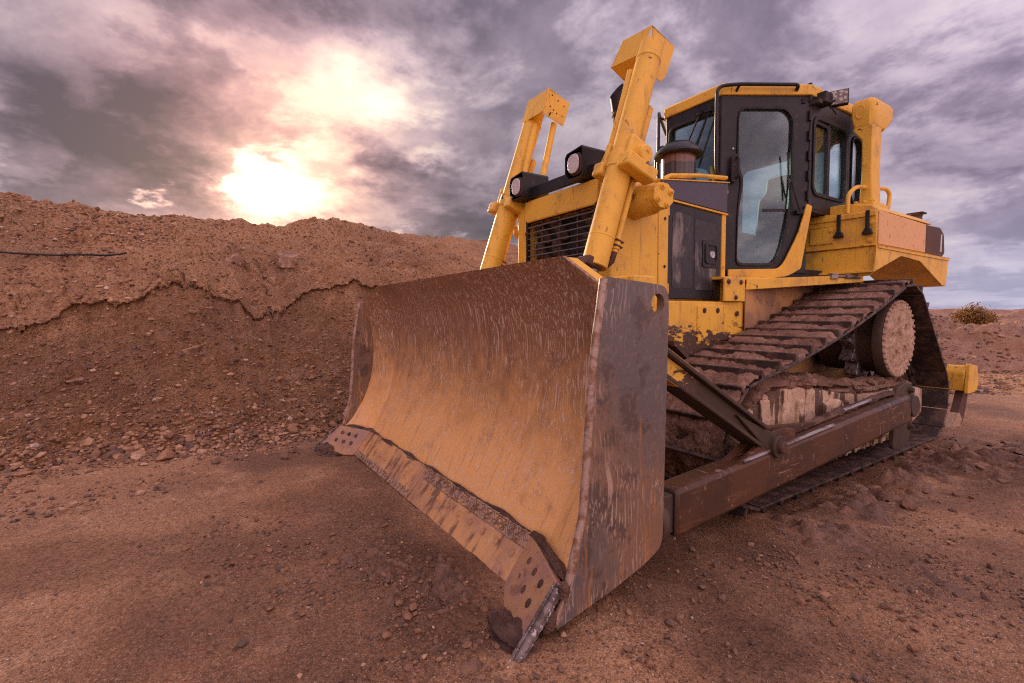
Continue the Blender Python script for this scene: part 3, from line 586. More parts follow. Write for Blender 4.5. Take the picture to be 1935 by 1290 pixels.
# ------------------------------------------------------------------ mesh builder
V3 = lambda *a: np.array(a, float)
class MB:
    def __init__(s): s.v = []; s.f = []
    def raw(s, v, f):
        o = len(s.v); s.v += [tuple(map(float, q)) for q in v]; s.f += [tuple(int(i) + o for i in q) for q in f]; return s
    def extr(s, pts, off):
        """closed polygon of 3-D points extruded by a vector"""
        pts = np.asarray(pts, float); n = len(pts); off = np.asarray(off, float)
        nrm = sum(np.cross(pts[i] - pts[0], pts[(i + 1) % n] - pts[0]) for i in range(n))
        if nrm @ off > 0: pts = pts[::-1]
        f = [tuple(range(n)), tuple(range(2 * n - 1, n - 1, -1))] + [(i, i + n, (i + 1) % n + n, (i + 1) % n) for i in range(n)]
        # orientation: first cap faces -off
        return s.raw(np.concatenate([pts, pts + off]), [tuple(q) for q in f])
    def prism(s, poly, ax, a, b):
        P = {'x': lambda p: (a, p[0], p[1]), 'y': lambda p: (p[0], a, p[1]), 'z': lambda p: (p[0], p[1], a)}[ax]
        off = {'x': (b - a, 0, 0), 'y': (0, b - a, 0), 'z': (0, 0, b - a)}[ax]
        return s.extr([P(p) for p in poly], off)
    def box(s, x0, x1, y0, y1, z0, z1): return s.prism([(x0, y0), (x1, y0), (x1, y1), (x0, y1)], 'z', z0, z1)
    def obox(s, c, ux, uy, uz):
        c, ux, uy, uz = (np.asarray(q, float) for q in (c, ux, uy, uz))
        return s.extr([c - ux - uy - uz, c + ux - uy - uz, c + ux + uy - uz, c - ux + uy - uz], 2 * uz)
    def cyl(s, p0, p1, r0, r1=None, n=20, cap=True):
        p0 = np.asarray(p0, float); p1 = np.asarray(p1, float); r1 = r0 if r1 is None else r1
        a = p1 - p0; a = a / np.linalg.norm(a); h = V3(0, 0, 1) if abs(a[2]) < .9 else V3(1, 0, 0)
        e1 = np.cross(h, a); e1 /= np.linalg.norm(e1); e2 = np.cross(a, e1)
        th = np.arange(n) * 2 * math.pi / n; ring = np.cos(th)[:, None] * e1 + np.sin(th)[:, None] * e2
        f = [(i, (i + 1) % n, n + (i + 1) % n, n + i) for i in range(n)]
        if cap: f += [tuple(range(n - 1, -1, -1)), tuple(range(n, 2 * n))]
        return s.raw(np.concatenate([p0 + ring * r0, p1 + ring * r1]), f)
    def lathe(s, o, a, prof, n=28):
        """prof: list of (radius, distance along a)"""
        o = np.asarray(o, float); a = np.asarray(a, float); a = a / np.linalg.norm(a); h = V3(0, 0, 1) if abs(a[2]) < .9 else V3(1, 0, 0)
        e1 = np.cross(h, a); e1 /= np.linalg.norm(e1); e2 = np.cross(a, e1)
        th = np.arange(n) * 2 * math.pi / n; ring = np.cos(th)[:, None] * e1 + np.sin(th)[:, None] * e2
        v = np.concatenate([o + a * h_ + ring * max(r_, 1e-4) for r_, h_ in prof]); k = len(prof); f = []
        for j in range(k - 1): f += [(j * n + i, j * n + (i + 1) % n, (j + 1) * n + (i + 1) % n, (j + 1) * n + i) for i in range(n)]
        f += [tuple(range(n - 1, -1, -1)), tuple(range((k - 1) * n, k * n))]
        return s.raw(v, f)
    def tube(s, path, r, n=10, fillet=0.0, closed=False):
        P = [np.asarray(q, float) for q in path]
        if fillet:
            Q = [P[0]]
            for i in range(1, len(P) - 1):
                a, b, c = P[i - 1], P[i], P[i + 1]; u1 = (a - b) / np.linalg.norm(a - b); u2 = (c - b) / np.linalg.norm(c - b)
                fl = min(fillet, .45 * np.linalg.norm(a - b), .45 * np.linalg.norm(c - b))
                for t_ in np.linspace(0, 1, 7): Q.append((1 - t_) ** 2 * (b + u1 * fl) + 2 * t_ * (1 - t_) * b + t_ * t_ * (b + u2 * fl))
            Q.append(P[-1]); P = Q
        P = np.array(P); T = np.gradient(P, axis=0); T /= np.linalg.norm(T, axis=1)[:, None]
        h = V3(0, 0, 1) if abs(T[0][2]) < .9 else V3(1, 0, 0); e = np.cross(h, T[0]); e /= np.linalg.norm(e); V = []
        th = np.arange(n) * 2 * math.pi / n
        rr = np.broadcast_to(np.asarray(r, float), (len(P),))
        for i in range(len(P)):
            e = e - T[i] * (e @ T[i]); e /= np.linalg.norm(e); e2 = np.cross(T[i], e); V.append(P[i] + rr[i] * (np.cos(th)[:, None] * e + np.sin(th)[:, None] * e2))
        V = np.concatenate(V); f = []
        for j in range(len(P) - 1): f += [(j * n + i, j * n + (i + 1) % n, (j + 1) * n + (i + 1) % n, (j + 1) * n + i) for i in range(n)]
        f += [tuple(range(n - 1, -1, -1)), tuple(range((len(P) - 1) * n, len(P) * n))]
        return s.raw(V, f)
    def ring(s, o, ex, ey, outer, inner, off):
        """plate with a hole: outer / inner are 2-D loops in the frame (o, ex, ey); off = thickness vector"""
        o, ex, ey, off = (np.asarray(q, float) for q in (o, ex, ey, off)); c = np.mean(np.asarray(inner, float), 0)
        def cast(poly, ang):
            d_ = V3(math.cos(ang), math.sin(ang)); best = None
            for i in range(len(poly)):
                a = np.asarray(poly[i], float) - c; b = np.asarray(poly[(i + 1) % len(poly)], float) - c; e = b - a
                det = d_[0] * -e[1] + d_[1] * e[0]
                if abs(det) < 1e-12: continue
                t_ = (a[0] * -e[1] + a[1] * e[0]) / det; u_ = (d_[0] * a[1] - d_[1] * a[0]) / det
                if t_ > 1e-9 and -1e-6 <= u_ <= 1 + 1e-6 and (best is None or t_ > best): best = t_
            return c + d_ * best
        angs = sorted(set(round(math.atan2(q[1] - c[1], q[0] - c[0]), 5) for q in list(outer) + list(inner)))
        A = [cast(outer, a) for a in angs]; B = [cast(inner, a) for a in angs]; n = len(angs)
        to3 = lambda q: o + ex * q[0] + ey * q[1]
        v = [to3(q) for q in A] + [to3(q) for q in B]; v = v + [q + off for q in v]; f = []
        flip = np.cross(ex, ey) @ off > 0
        for i in range(n):
            j = (i + 1) % n
            q4 = [(i, j, n + j, n + i), (2 * n + i, 3 * n + i, 3 * n + j, 2 * n + j), (i, 2 * n + i, 2 * n + j, j), (n + i, n + j, 3 * n + j, 3 * n + i)]
            f += [tuple(q[::-1]) for q in q4] if flip else q4
        return s.raw(v, f)
def rrect(x0, x1, y0, y1, r, n=5):
    out = []
    for cx_, cy__, a0 in ((x1 - r, y1 - r, 0), (x0 + r, y1 - r, 90), (x0 + r, y0 + r, 180), (x1 - r, y0 + r, 270)):
        for k in range(n + 1):
            a = math.radians(a0 + 90 * k / n); out.append((cx_ + r * math.cos(a), cy__ + r * math.sin(a)))
    return out
def rounded(poly, r, n=4):
    """fillet every corner of a 2-D polygon; r may be a list"""
    P = [np.asarray(p, float) for p in poly]; out = []; k = len(P)
    for i in range(k):
        a, b, c = P[i - 1], P[i], P[(i + 1) % k]; rr = r[i] if isinstance(r, (list, tuple)) else r
        if rr <= 0: out.append(tuple(b)); continue
        u1 = (a - b) / np.linalg.norm(a - b); u2 = (c - b) / np.linalg.norm(c - b); fl = min(rr, .48 * np.linalg.norm(a - b), .48 * np.linalg.norm(c - b))
        for t_ in np.linspace(0, 1, n + 1): out.append(tuple((1 - t_) ** 2 * (b + u1 * fl) + 2 * t_ * (1 - t_) * b + t_ * t_ * (b + u2 * fl)))
    return out

ROOT = Vector((0, -1.4, 0))
root = bpy.data.objects.new('bulldozer', None); col.objects.link(root); root.location = ROOT; root.empty_display_size = .5
tag(root, 'muddy yellow tracked bulldozer with wide rusty front blade and black cab', 'bulldozer')
def part(name, mb, mat, parent=None, bevel=0.0, ang=35, kind=None):
    me = bpy.data.meshes.new(name); me.from_pydata(mb.v, [], mb.f); me.update()
    b = bmesh.new(); b.from_mesh(me); bmesh.ops.remove_doubles(b, verts=b.verts, dist=1e-5); bmesh.ops.recalc_face_normals(b, faces=b.faces); b.to_mesh(me); b.free()
    me.polygons.foreach_set('use_smooth', np.ones(len(me.polygons), bool)); me.set_sharp_from_angle(angle=math.radians(ang))
    me.materials.append(M[mat] if isinstance(mat, str) else mat)
    o = bpy.data.objects.new(name, me); col.objects.link(o)
    p = parent or root; o.parent = p
    if p is root: o.location = -ROOT
    if bevel:
        bv = o.modifiers.new('edge', 'BEVEL'); bv.width = bevel; bv.segments = 2; bv.limit_method = 'ANGLE'; bv.angle_limit = math.radians(40); bv.use_clamp_overlap = True
    if kind: o['kind'] = kind
    return o
def copies(src, mats, parent=None):
    """place shared-mesh copies of src; the first matrix moves src itself"""
    p = parent or src.parent; off = Matrix.Translation(-ROOT) if p is root else Matrix.Identity(4); out = []
    for i, mt in enumerate(mats):
        o = src if i == 0 else src.copy()
        if i: col.objects.link(o)
        o.parent = p; o.matrix_local = off @ mt; out.append(o)
    return out
def frame(o, z, x=(0, 0, 1)):
    """matrix at o whose local Z is z"""
    z = Vector(z).normalized(); x = Vector(x)
    if abs(x.normalized().dot(z)) > .98: x = Vector((1, 0, 0))
    x = (x - z * x.dot(z)).normalized(); y = z.cross(x)
    return Matrix(((x.x, y.x, z.x, o[0]), (x.y, y.y, z.y, o[1]), (x.z, y.z, z.z, o[2]), (0, 0, 0, 1)))
def bolts(parent, places, r=.016, h=.014, mat='yellow', name='bolt'):
    mb = MB(); mb.cyl((0, 0, -.002), (0, 0, h * .45), r * 1.5, r * 1.5, 12); mb.cyl((0, 0, h * .45), (0, 0, h), r, r * .92, 6)
    src = part(name, mb, mat, parent); return copies(src, [frame(o, z) for o, z in places], parent)
# ================================================================== BLADE
def spline(pts, n):
    P = np.array(pts, float); d_ = np.r_[0, np.cumsum(np.hypot(*np.diff(P, axis=0).T))]; t_ = np.linspace(0, d_[-1], n)
    m_ = np.gradient(P, d_, axis=0); out = []
    for q in t_:
        i = min(np.searchsorted(d_, q, 'right') - 1, len(d_) - 2); h = d_[i + 1] - d_[i]; s = (q - d_[i]) / h
        out.append((2 * s ** 3 - 3 * s * s + 1) * P[i] + (s ** 3 - 2 * s * s + s) * h * m_[i] + (-2 * s ** 3 + 3 * s * s) * P[i + 1] + (s ** 3 - s * s) * h * m_[i + 1])
    return np.array(out)
CP = spline([(-4.40, .18), (-4.365, .245), (-4.31, .345), (-4.255, .455), (-4.21, .59), (-4.182, .74), (-4.17, .90), (-4.172, 1.05), (-4.187, 1.15), (-4.215, 1.26), (-4.262, 1.36), (-4.325, 1.45)], 44)
WP = spline([(-4.545, .19), (-4.49, .245), (-4.43, .33), (-4.37, .43), (-4.315, .57), (-4.285, .70), (-4.272, .83), (-4.272, .95), (-4.285, 1.05), (-4.30, 1.13), (-4.33, 1.21), (-4.375, 1.30)], 44)
def blade_pt(x, k):
    w = np.clip((abs(x) - 1.27) / .30, 0, 1); return V3(x, CP[k][0] * (1 - w) + WP[k][0] * w, CP[k][1] * (1 - w) + WP[k][1] * w)
bxs = list(np.linspace(-1.57, -1.27, 7)) + list(np.linspace(-1.27, 1.27, 41)[1:-1]) + list(np.linspace(1.27, 1.57, 7))
def blade_shell(d0, d1, k0=0, k1=44, trim=0.0):
    mb = MB(); n = len(bxs); ks = list(range(k0, k1)); m_ = len(ks); V = []
    for dd in (d0, d1):
        for x in bxs:
            for k in ks: V.append(blade_pt(x, k) + V3(0, dd, -trim if k == k1 - 1 else 0))
    f = []; N_ = n * m_
    for i in range(n - 1):
        for j in range(m_ - 1):
            a = i * m_ + j; f.append((a, a + m_, a + m_ + 1, a + 1)); f.append((N_ + a, N_ + a + 1, N_ + a + m_ + 1, N_ + a + m_))
        a = i * m_; f.append((a, N_ + a, N_ + a + m_, a + m_)); a = i * m_ + m_ - 1; f.append((a, a + m_, N_ + a + m_, N_ + a))
    for j in range(m_ - 1):
        f.append((j, j + 1, N_ + j + 1, N_ + j)); a = (n - 1) * m_ + j; f.append((a, N_ + a, N_ + a + 1, a + 1))
    return mb.raw(V, f)
blade = part('blade', blade_shell(0, .022), 'blade', ang=14)
blade['label'] = 'wide scratched rusty brown moldboard of the front blade'
part('blade_back', blade_shell(.0225, .085, 0, 44, .004), 'yellow_mud', blade, ang=14)
mb = MB()
for z0, z1, yy0 in ((.30, .48, -4.17), (.80, .98, -4.085), (1.22, 1.36, -4.12)): mb.box(-1.5, 1.5, yy0, yy0 + .13, z0, z1)
for x in (-1.2, -.66, 0, .66, 1.2): mb.prism([(-4.17, .3), (-4.085, .9), (-4.13, 1.36), (-3.98, 1.3), (-3.93, .9), (-3.96, .3)], 'x', x - .02, x + .02)
part('back_rib_frame', mb, 'yellow_mud', blade, .006)
PL = rounded([(-4.385, 1.335), (-4.44, .98), (-4.47, .59), (-4.49, .42), (-4.53, .29), (-4.56, .17), (-4.625, .06), (-4.36, .113), (-4.17, .165), (-4.052, .215), (-4.04, .74), (-4.03, 1.2), (-4.035, 1.31)], [.015, 0, 0, 0, 0, 0, .01, 0, 0, .05, 0, 0, .06])
hole = [(-4.098 + .040 * math.cos(a), 1.238 + .040 * math.sin(a)) for a in np.arange(20) * math.pi / 10]
for s in (1, -1):
    mb = MB(); mb.ring((s * 1.573, 0, 0), (0, 1, 0), (0, 0, 1), PL, hole, (s * .032, 0, 0))
    o = part('side_plate', mb, 'blade_side', blade, ang=30); o['label'] = 'worn dark steel end plate of the blade with a round hole'
    mb = MB(); fr_ = [(-4.385, 1.325), (-4.44, .98), (-4.47, .59), (-4.49, .42), (-4.53, .29), (-4.56, .17), (-4.62, .07)]
    pth = spline(fr_, 30); mb.tube([(s * 1.589, y - .001 + rng.normal(0, .0008), z) for i, (y, z) in enumerate(pth)], .0172, 12)
    part('worn_rim', mb, 'bead', blade)
# cutting edges
eL, eU = V3(0, -4.548, 0.0), V3(0, -4.398, .182); ev = (eU - eL); el_ = np.linalg.norm(ev); ev = ev / el_; en = np.cross(V3(1, 0, 0), ev); en = en if en[1] < 0 else -en
def edge_pt(x, a, h): return V3(x, 0, 0) + eL + ev * (a * el_) + en * h
def weld(mb, p0, p1, p2, p3, r, cells, rows=2):
    """zigzag hardfacing bead over the quad p0 p1 (bottom) p3 p2 (top)"""
    P = lambda a, b: (p0 * (1 - a) + p1 * a) * (1 - b) + (p2 * (1 - a) + p3 * a) * b
    J = lambda: rng.normal(0, .0022, 3) * V3(1, .5, 1)
    for rr in range(rows + 1): mb.tube([P(a, rr / rows) + J() for a in np.linspace(0, 1, cells * 2)], r * (1 + .2 * np.sin(np.arange(cells * 2) * 3.3)), 5)
    for rr in range(rows):
        z_ = []
        for i in range(cells + 1): z_ += [P(i / cells, (rr + (i % 2)) / rows) + J()]
        mb.tube(z_, r, 5)
        mb.tube([P(min(1, (i + .5) / cells), (rr + ((i + 1) % 2)) / rows) + J() for i in range(cells)], r, 5)
for x0, x1, near in ((-1.195, -.004, False), (.004, 1.195, True)):
    q = [edge_pt(x0, 0, 0), edge_pt(x1, 0, 0), edge_pt(x1, 1, 0), edge_pt(x0, 1, 0)]
    mb = MB(); mb.extr(q, en * .032); e_ = part('cutting_edge', mb, 'edge', blade, .004)
    mb = MB(); a0, a1 = (.70, .96) if near else (.03, .20)
    weld(mb, edge_pt(x0 + .02, a0, .034), edge_pt(x1 - .02, a0, .034), edge_pt(x0 + .02, a1, .034), edge_pt(x1 - .02, a1, .034), .0042, 34 if near else 44, 2 if near else 1)
    part('weld_bead', mb, 'bead', blade)
    mb = MB(); mb.lathe((0, 0, -.004), (0, 0, 1), [(.019, 0), (.019, .0075), (.0165, .0075), (.0165, .005), (.014, .005), (.013, .0085), (.001, .0085)], 18)
    src = part('edge_bolt', mb, 'edge', blade)
    copies(src, [frame(edge_pt(x, .50 if near else .52, .032), en) for x in np.linspace(x0 + .07, x1 - .07, 9)], blade)
def noisy_blob(mb, c, r, seed, n=22, rough=.35, freq=1.6, sub=4):
    """uneven lump: c centre, r = 3 radii"""
    b = bmesh.new(); bmesh.ops.create_icosphere(b, subdivisions=sub, radius=1); v_ = np.array([w.co[:] for w in b.verts]); f_ = [[w.index for w in q.verts] for q in b.faces]; b.free()
    k = fbm(v_[:, 0] * freq + seed, v_[:, 1] * freq + v_[:, 2] * 1.7 * freq + seed, 5, int(seed)) + .5 * fbm(v_[:, 1] * freq * 2.3 + 3, v_[:, 2] * freq * 2.3 + v_[:, 0] * freq, 4, int(seed) + 3)
    mb.raw(np.asarray(c) + v_ * np.asarray(r) * (1 + rough * k[:, None] * 1.6), f_)
def mud_strip(mb, path, r, seed, step=.022, flat=.7, up=(0, 0, 1)):
    """crumbly ridge of mud following a path"""
    P = np.array(path, float); d_ = np.r_[0, np.cumsum(np.linalg.norm(np.diff(P, axis=0), axis=1))]; t_ = np.arange(0, d_[-1], step)
    Q = np.stack([np.interp(t_, d_, P[:, i]) for i in range(3)], 1); n = len(Q); R_ = np.interp(t_, d_, r) if hasattr(r, '__len__') else np.full(n, r)
    T = np.gradient(Q, axis=0); T /= np.linalg.norm(T, axis=1)[:, None]; up = np.asarray(up, float); S = np.cross(T, up); S /= np.linalg.norm(S, axis=1)[:, None]; Uu = np.cross(S, T)
    m_ = 12; V = []
    for j in range(m_):
        a = 2 * math.pi * j / m_; rr = R_ * (1 + .75 * fbm(t_ * 7 + j * .7, np.full(n, j * .9 + seed), 4, int(seed)) + .45 * fbm(t_ * 30, np.full(n, j * 2.1 + seed), 3, int(seed) + 5)); ends = np.minimum(1, np.minimum(np.arange(n), np.arange(n)[::-1]) / 3.0 + .15)
        V.append(Q + (math.cos(a) * S + math.sin(a) * flat * Uu) * (rr * ends)[:, None])
    V = np.stack(V, 1).reshape(-1, 3); f = [(i * m_ + j, i * m_ + (j + 1) % m_, (i + 1) * m_ + (j + 1) % m_, (i + 1) * m_ + j) for i in range(n - 1) for j in range(m_)]
    f += [tuple(range(m_)), tuple(range((n - 1) * m_, n * m_))]
    mb.raw(V, f)
for s in (1, -1):
    A_, B_, C_, D_ = V3(s * 1.20, -4.556, 0.0), V3(s * 1.615, -4.79, -.015), V3(s * 1.585, -4.565, .185), V3(s * 1.20, -4.405, .185)
    E_ = V3(s * 1.36, -4.665, -.02)
    nn = np.cross(B_ - A_, D_ - A_); nn /= np.linalg.norm(nn); nn = nn if nn[1] < 0 else -nn
    mb = MB(); mb.extr([A_, E_, B_, C_, D_], nn * .036); bit = part('end_bit', mb, 'bit', blade, .006)
    bit['label'] = 'replaceable corner bit at the end of the blade edge'
    mb = MB(); off = nn * .022; mb.tube([C_ + off, C_ * .5 + B_ * .5 + off * 1.1, B_ + off], .0195, 12); 
    pts = [C_ + nn * .046 + (B_ - C_) * t_ + rng.normal(0, .0015, 3) for t_ in np.linspace(.02, .98, 26)]; mb.tube(pts, .006, 6)
    pts = [C_ + V3(s * .018, 0, 0) + off + (B_ - C_) * t_ + rng.normal(0, .0015, 3) for t_ in np.linspace(.02, .98, 26)]; mb.tube(pts, .005, 6)
    part('hardfaced_rim', mb, 'rim', blade)
    src = part('edge_bolt', MB().lathe((0, 0, -.004), (0, 0, 1), [(.018, 0), (.018, .005), (.012, .008), (.001, .008)], 16), 'mud_dark', blade)
    pl = []
    for i, (a, b) in enumerate(((.28, .72), (.50, .74), (.72, .76), (.26, .42), (.48, .44), (.70, .46))):
        pl.append(frame((A_ * (1 - a) + B_ * a) * (1 - b) + (D_ * (1 - a) + C_ * a) * b + nn * .036, nn))
    copies(src, pl, blade)
    mb = MB(); mud_strip(mb, [V3(s * 1.16, -4.40, .20), V3(s * 1.3, -4.455, .20), V3(s * 1.45, -4.50, .20), C_ + V3(-s * .03, .02, .01)], .025, 4 + s)
    noisy_blob(mb, B_ * .72 + A_ * .28 + V3(0, -.012, .012), (.13, .085, .062), 12 + s)
    noisy_blob(mb, E_ + V3(s * .05, -.03, .01), (.12, .10, .035), 22 + s)
    part('mud_clod', mb, 'mud_dark', blade, kind='stuff')
mb = MB(); mud_strip(mb, [(x, -4.415 + .004 * math.sin(x * 9), .196) for x in np.linspace(-1.25, 1.2, 30)], [.013 + .006 * math.sin(i * 1.3) for i in range(30)], 8)
part('mud_ridge', mb, 'mud_dark', blade, kind='stuff')
noisy = MB(); noisy_blob(noisy, (1.595, -4.585, .185), (.024, .024, .03), 31); noisy_blob(noisy, (1.59, -4.64, .09), (.02, .035, .035), 33)
part('mud_clod', noisy, 'mud_dark', blade, kind='stuff')

# ================================================================== PUSH ARMS
for s in (1, -1):
    x0, x1 = s * 1.415, s * 1.55
    mb = MB(); arm_poly = [(-3.885, .175), (-1.10, .365), (-1.14, .575), (-3.89, .40)]
    mb.prism(arm_poly, 'x', x0, x1); arm = part('push_arm', mb, 'brown_steel', None, .022)
    mb = MB(); mb.box(min(x0, x1) + .02, max(x0, x1) - .02, -3.96, -3.88, .20, .38); mb.cyl((s * 1.48, -4.03, .27), (s * 1.48, -3.93, .27), .075, .075, 18)
    mb.lathe((s * 1.48, -4.04, .27), (0, 1, 0), [(.02, 0), (.11, .02), (.11, .06), (.05, .10)], 20)
    part('ball_joint', mb, 'dark_steel', arm, .006)
    mb = MB(); mb.box(min(x0, x1) + .015, max(x0, x1) - .012, -3.89, -3.886, .19, .385); part('end_cover', mb, 'rubber', arm)
    # clevis bracket welded on the arm
    mb = MB(); mb.prism(rounded([(-3.40, .425), (-3.12, .535), (-2.98, .56), (-2.40, .512), (-2.40, .505)], [.01, .03, .05, .0, 0]), 'x', s * 1.44, s * 1.475)
    mb.prism(rounded([(-3.40, .425), (-3.12, .535), (-2.98, .56), (-2.84, .545), (-2.84, .46)], [.01, .03, .05, .03, 0]), 'x', s * 1.515, s * 1.54)
    part('clevis', mb, 'brown_steel', arm, .004)
    mb = MB(); mb.tube([(s * 1.541, -3.36, .44), (s * 1.541, -2.38, .505)], .011, 8); part('weld_bead', mb, 'bright', arm)
    # diagonal brace up to the blade
    p0 = V3(s * 1.495, -3.05, .475); p1 = V3(s * 1.475, -4.02, 1.02); u_ = (p1 - p0) / np.linalg.norm(p1 - p0); L = np.linalg.norm(p1 - p0); h_ = np.cross(u_, V3(1, 0, 0)); h_ /= np.linalg.norm(h_); h_ = h_ if h_[2] > 0 else -h_
    mb = MB(); c_ = p0 + u_ * (L / 2 + .07)
    ex_ = V3(1, 0, 0)
    mb.obox(c_, u_ * (L / 2 - .07), h_ * .040, ex_ * .030)
    for k in (-1, 1): mb.obox(c_ + h_ * .050 * k, u_ * (L / 2 - .07), h_ * .010, ex_ * .062)
    br = part('brace', mb, 'dark_steel', None, .004)
    mb = MB(); 
    for k in (-1, 1): mb.obox(p1 - u_ * .19 + h_ * .0605 * k, u_ * .17, h_ * .001, ex_ * .0585)
    mb.obox(p1 - u_ * .20 + ex_ * s * .031, u_ * .16, h_ * .036, ex_ * .0015)
    part('paint_patch', mb, 'yellow_worn', br)
    mb = MB(); mb.extr([p0 + u_ * .42 + h_ * .01 + ex_ * s * .031, p0 + u_ * .02 + h_ * .058 + ex_ * s * .031, p0 - u_ * .03 + ex_ * s * .031, p0 + u_ * .02 - h_ * .058 + ex_ * s * .031], ex_ * s * .018)
    mb.cyl(p0 + ex_ * .075, p0 - ex_ * .075, .062, .062, 24); part('fork', mb, 'dark_steel', br, .005)
    mb = MB(); mb.lathe(p0 + ex_ * s * .073, ex_ * s, [(.034, 0), (.034, .022), (.026, .028), (.001, .028)], 20); part('pin', mb, 'pipe_rust', br)
    # rear trunnion
    mb = MB(); mb.prism(rounded([(-1.10, .12), (-1.06, .60), (-.86, .645), (-.72, .60), (-.70, .32), (-.80, .10)], .05), 'x', s * 1.40, s * 1.435)
    mb.cyl((s * 1.38, -.98, .47), (s * 1.535, -.98, .47), .085, .085, 24)
    tp = part('arm_trunnion', mb, 'dark_steel', arm, .006)
    bolts(arm, [((s * 1.436, y, z), (s, 0, 0)) for y, z in ((-.80, .57), (-.76, .42), (-.78, .27))], .02, .03, 'dark_steel')
    mb = MB(); mb.tube([(s * 1.46, -2.05, .545), (s * 1.46, -1.62, .573)], .012, 8); part('grease_bar', mb, 'bright', arm)
    mb = MB(); mud_strip(mb, [(s * 1.445, -2.6, .495), (s * 1.44, -2.0, .54), (s * 1.44, -1.5, .575), (s * 1.45, -1.16, .59)], .026, 52 + s); part('mud_crust', mb, 'mud_dark', arm, kind='stuff')

# ================================================================== TRACKS
SP = (-.51, .975, .455); RI = (.16, .385, .375); FI = (-2.78, .40, .39)     # y, z, radius of the shoe plane round sprocket, rear and front idler
def tangent(a, b):
    """outer tangent (left side going a -> b, loop counter-clockwise seen from +x with y right, z up)"""
    d_ = np.array([b[0] - a[0], b[1] - a[1]]); L = np.hypot(*d_); d_ /= L; sn = (a[2] - b[2]) / L; cs = math.sqrt(1 - sn * sn)
    n_ = np.array([d_[1], -d_[0]]); n_ = n_ * cs + d_ * sn
    return np.array(a[:2]) + n_ * a[2], np.array(b[:2]) + n_ * b[2]
loop = []
order = [FI, RI, SP]     # bottom run goes back, then up to the sprocket, then forward over the top
tg = [tangent(order[i], order[(i + 1) % 3]) for i in range(3)]
for i in range(3):
    p, q = tg[i]; n_ = 40
    for k in range(n_):
        t_ = k / n_; pt = p * (1 - t_) + q * t_
        if i == 2: pt = pt + np.array([0, -.055 * math.sin(math.pi * t_)])
        loop.append(pt)
    c = order[(i + 1) % 3]; a0 = math.atan2(q[1] - c[1], q[0] - c[0]); nx_ = tg[(i + 1) % 3][0]; a1 = math.atan2(nx_[1] - c[1], nx_[0] - c[0])
    while a1 < a0: a1 += 2 * math.pi
    for k in range(24): a = a0 + (a1 - a0) * k / 24; loop.append(np.array(c[:2]) + c[2] * np.array([math.cos(a), math.sin(a)]))
loop = np.array(loop + [loop[0]]); ld = np.r_[0, np.cumsum(np.hypot(*np.diff(loop, axis=0).T))]; LT = ld[-1]; NSH = int(round(LT / .203))
def on_loop(t_): t_ = t_ % LT; return np.array([np.interp(t_, ld, loop[:, 0]), np.interp(t_, ld, loop[:, 1])])
pitch = LT / NSH; XC, HW = .99, .35
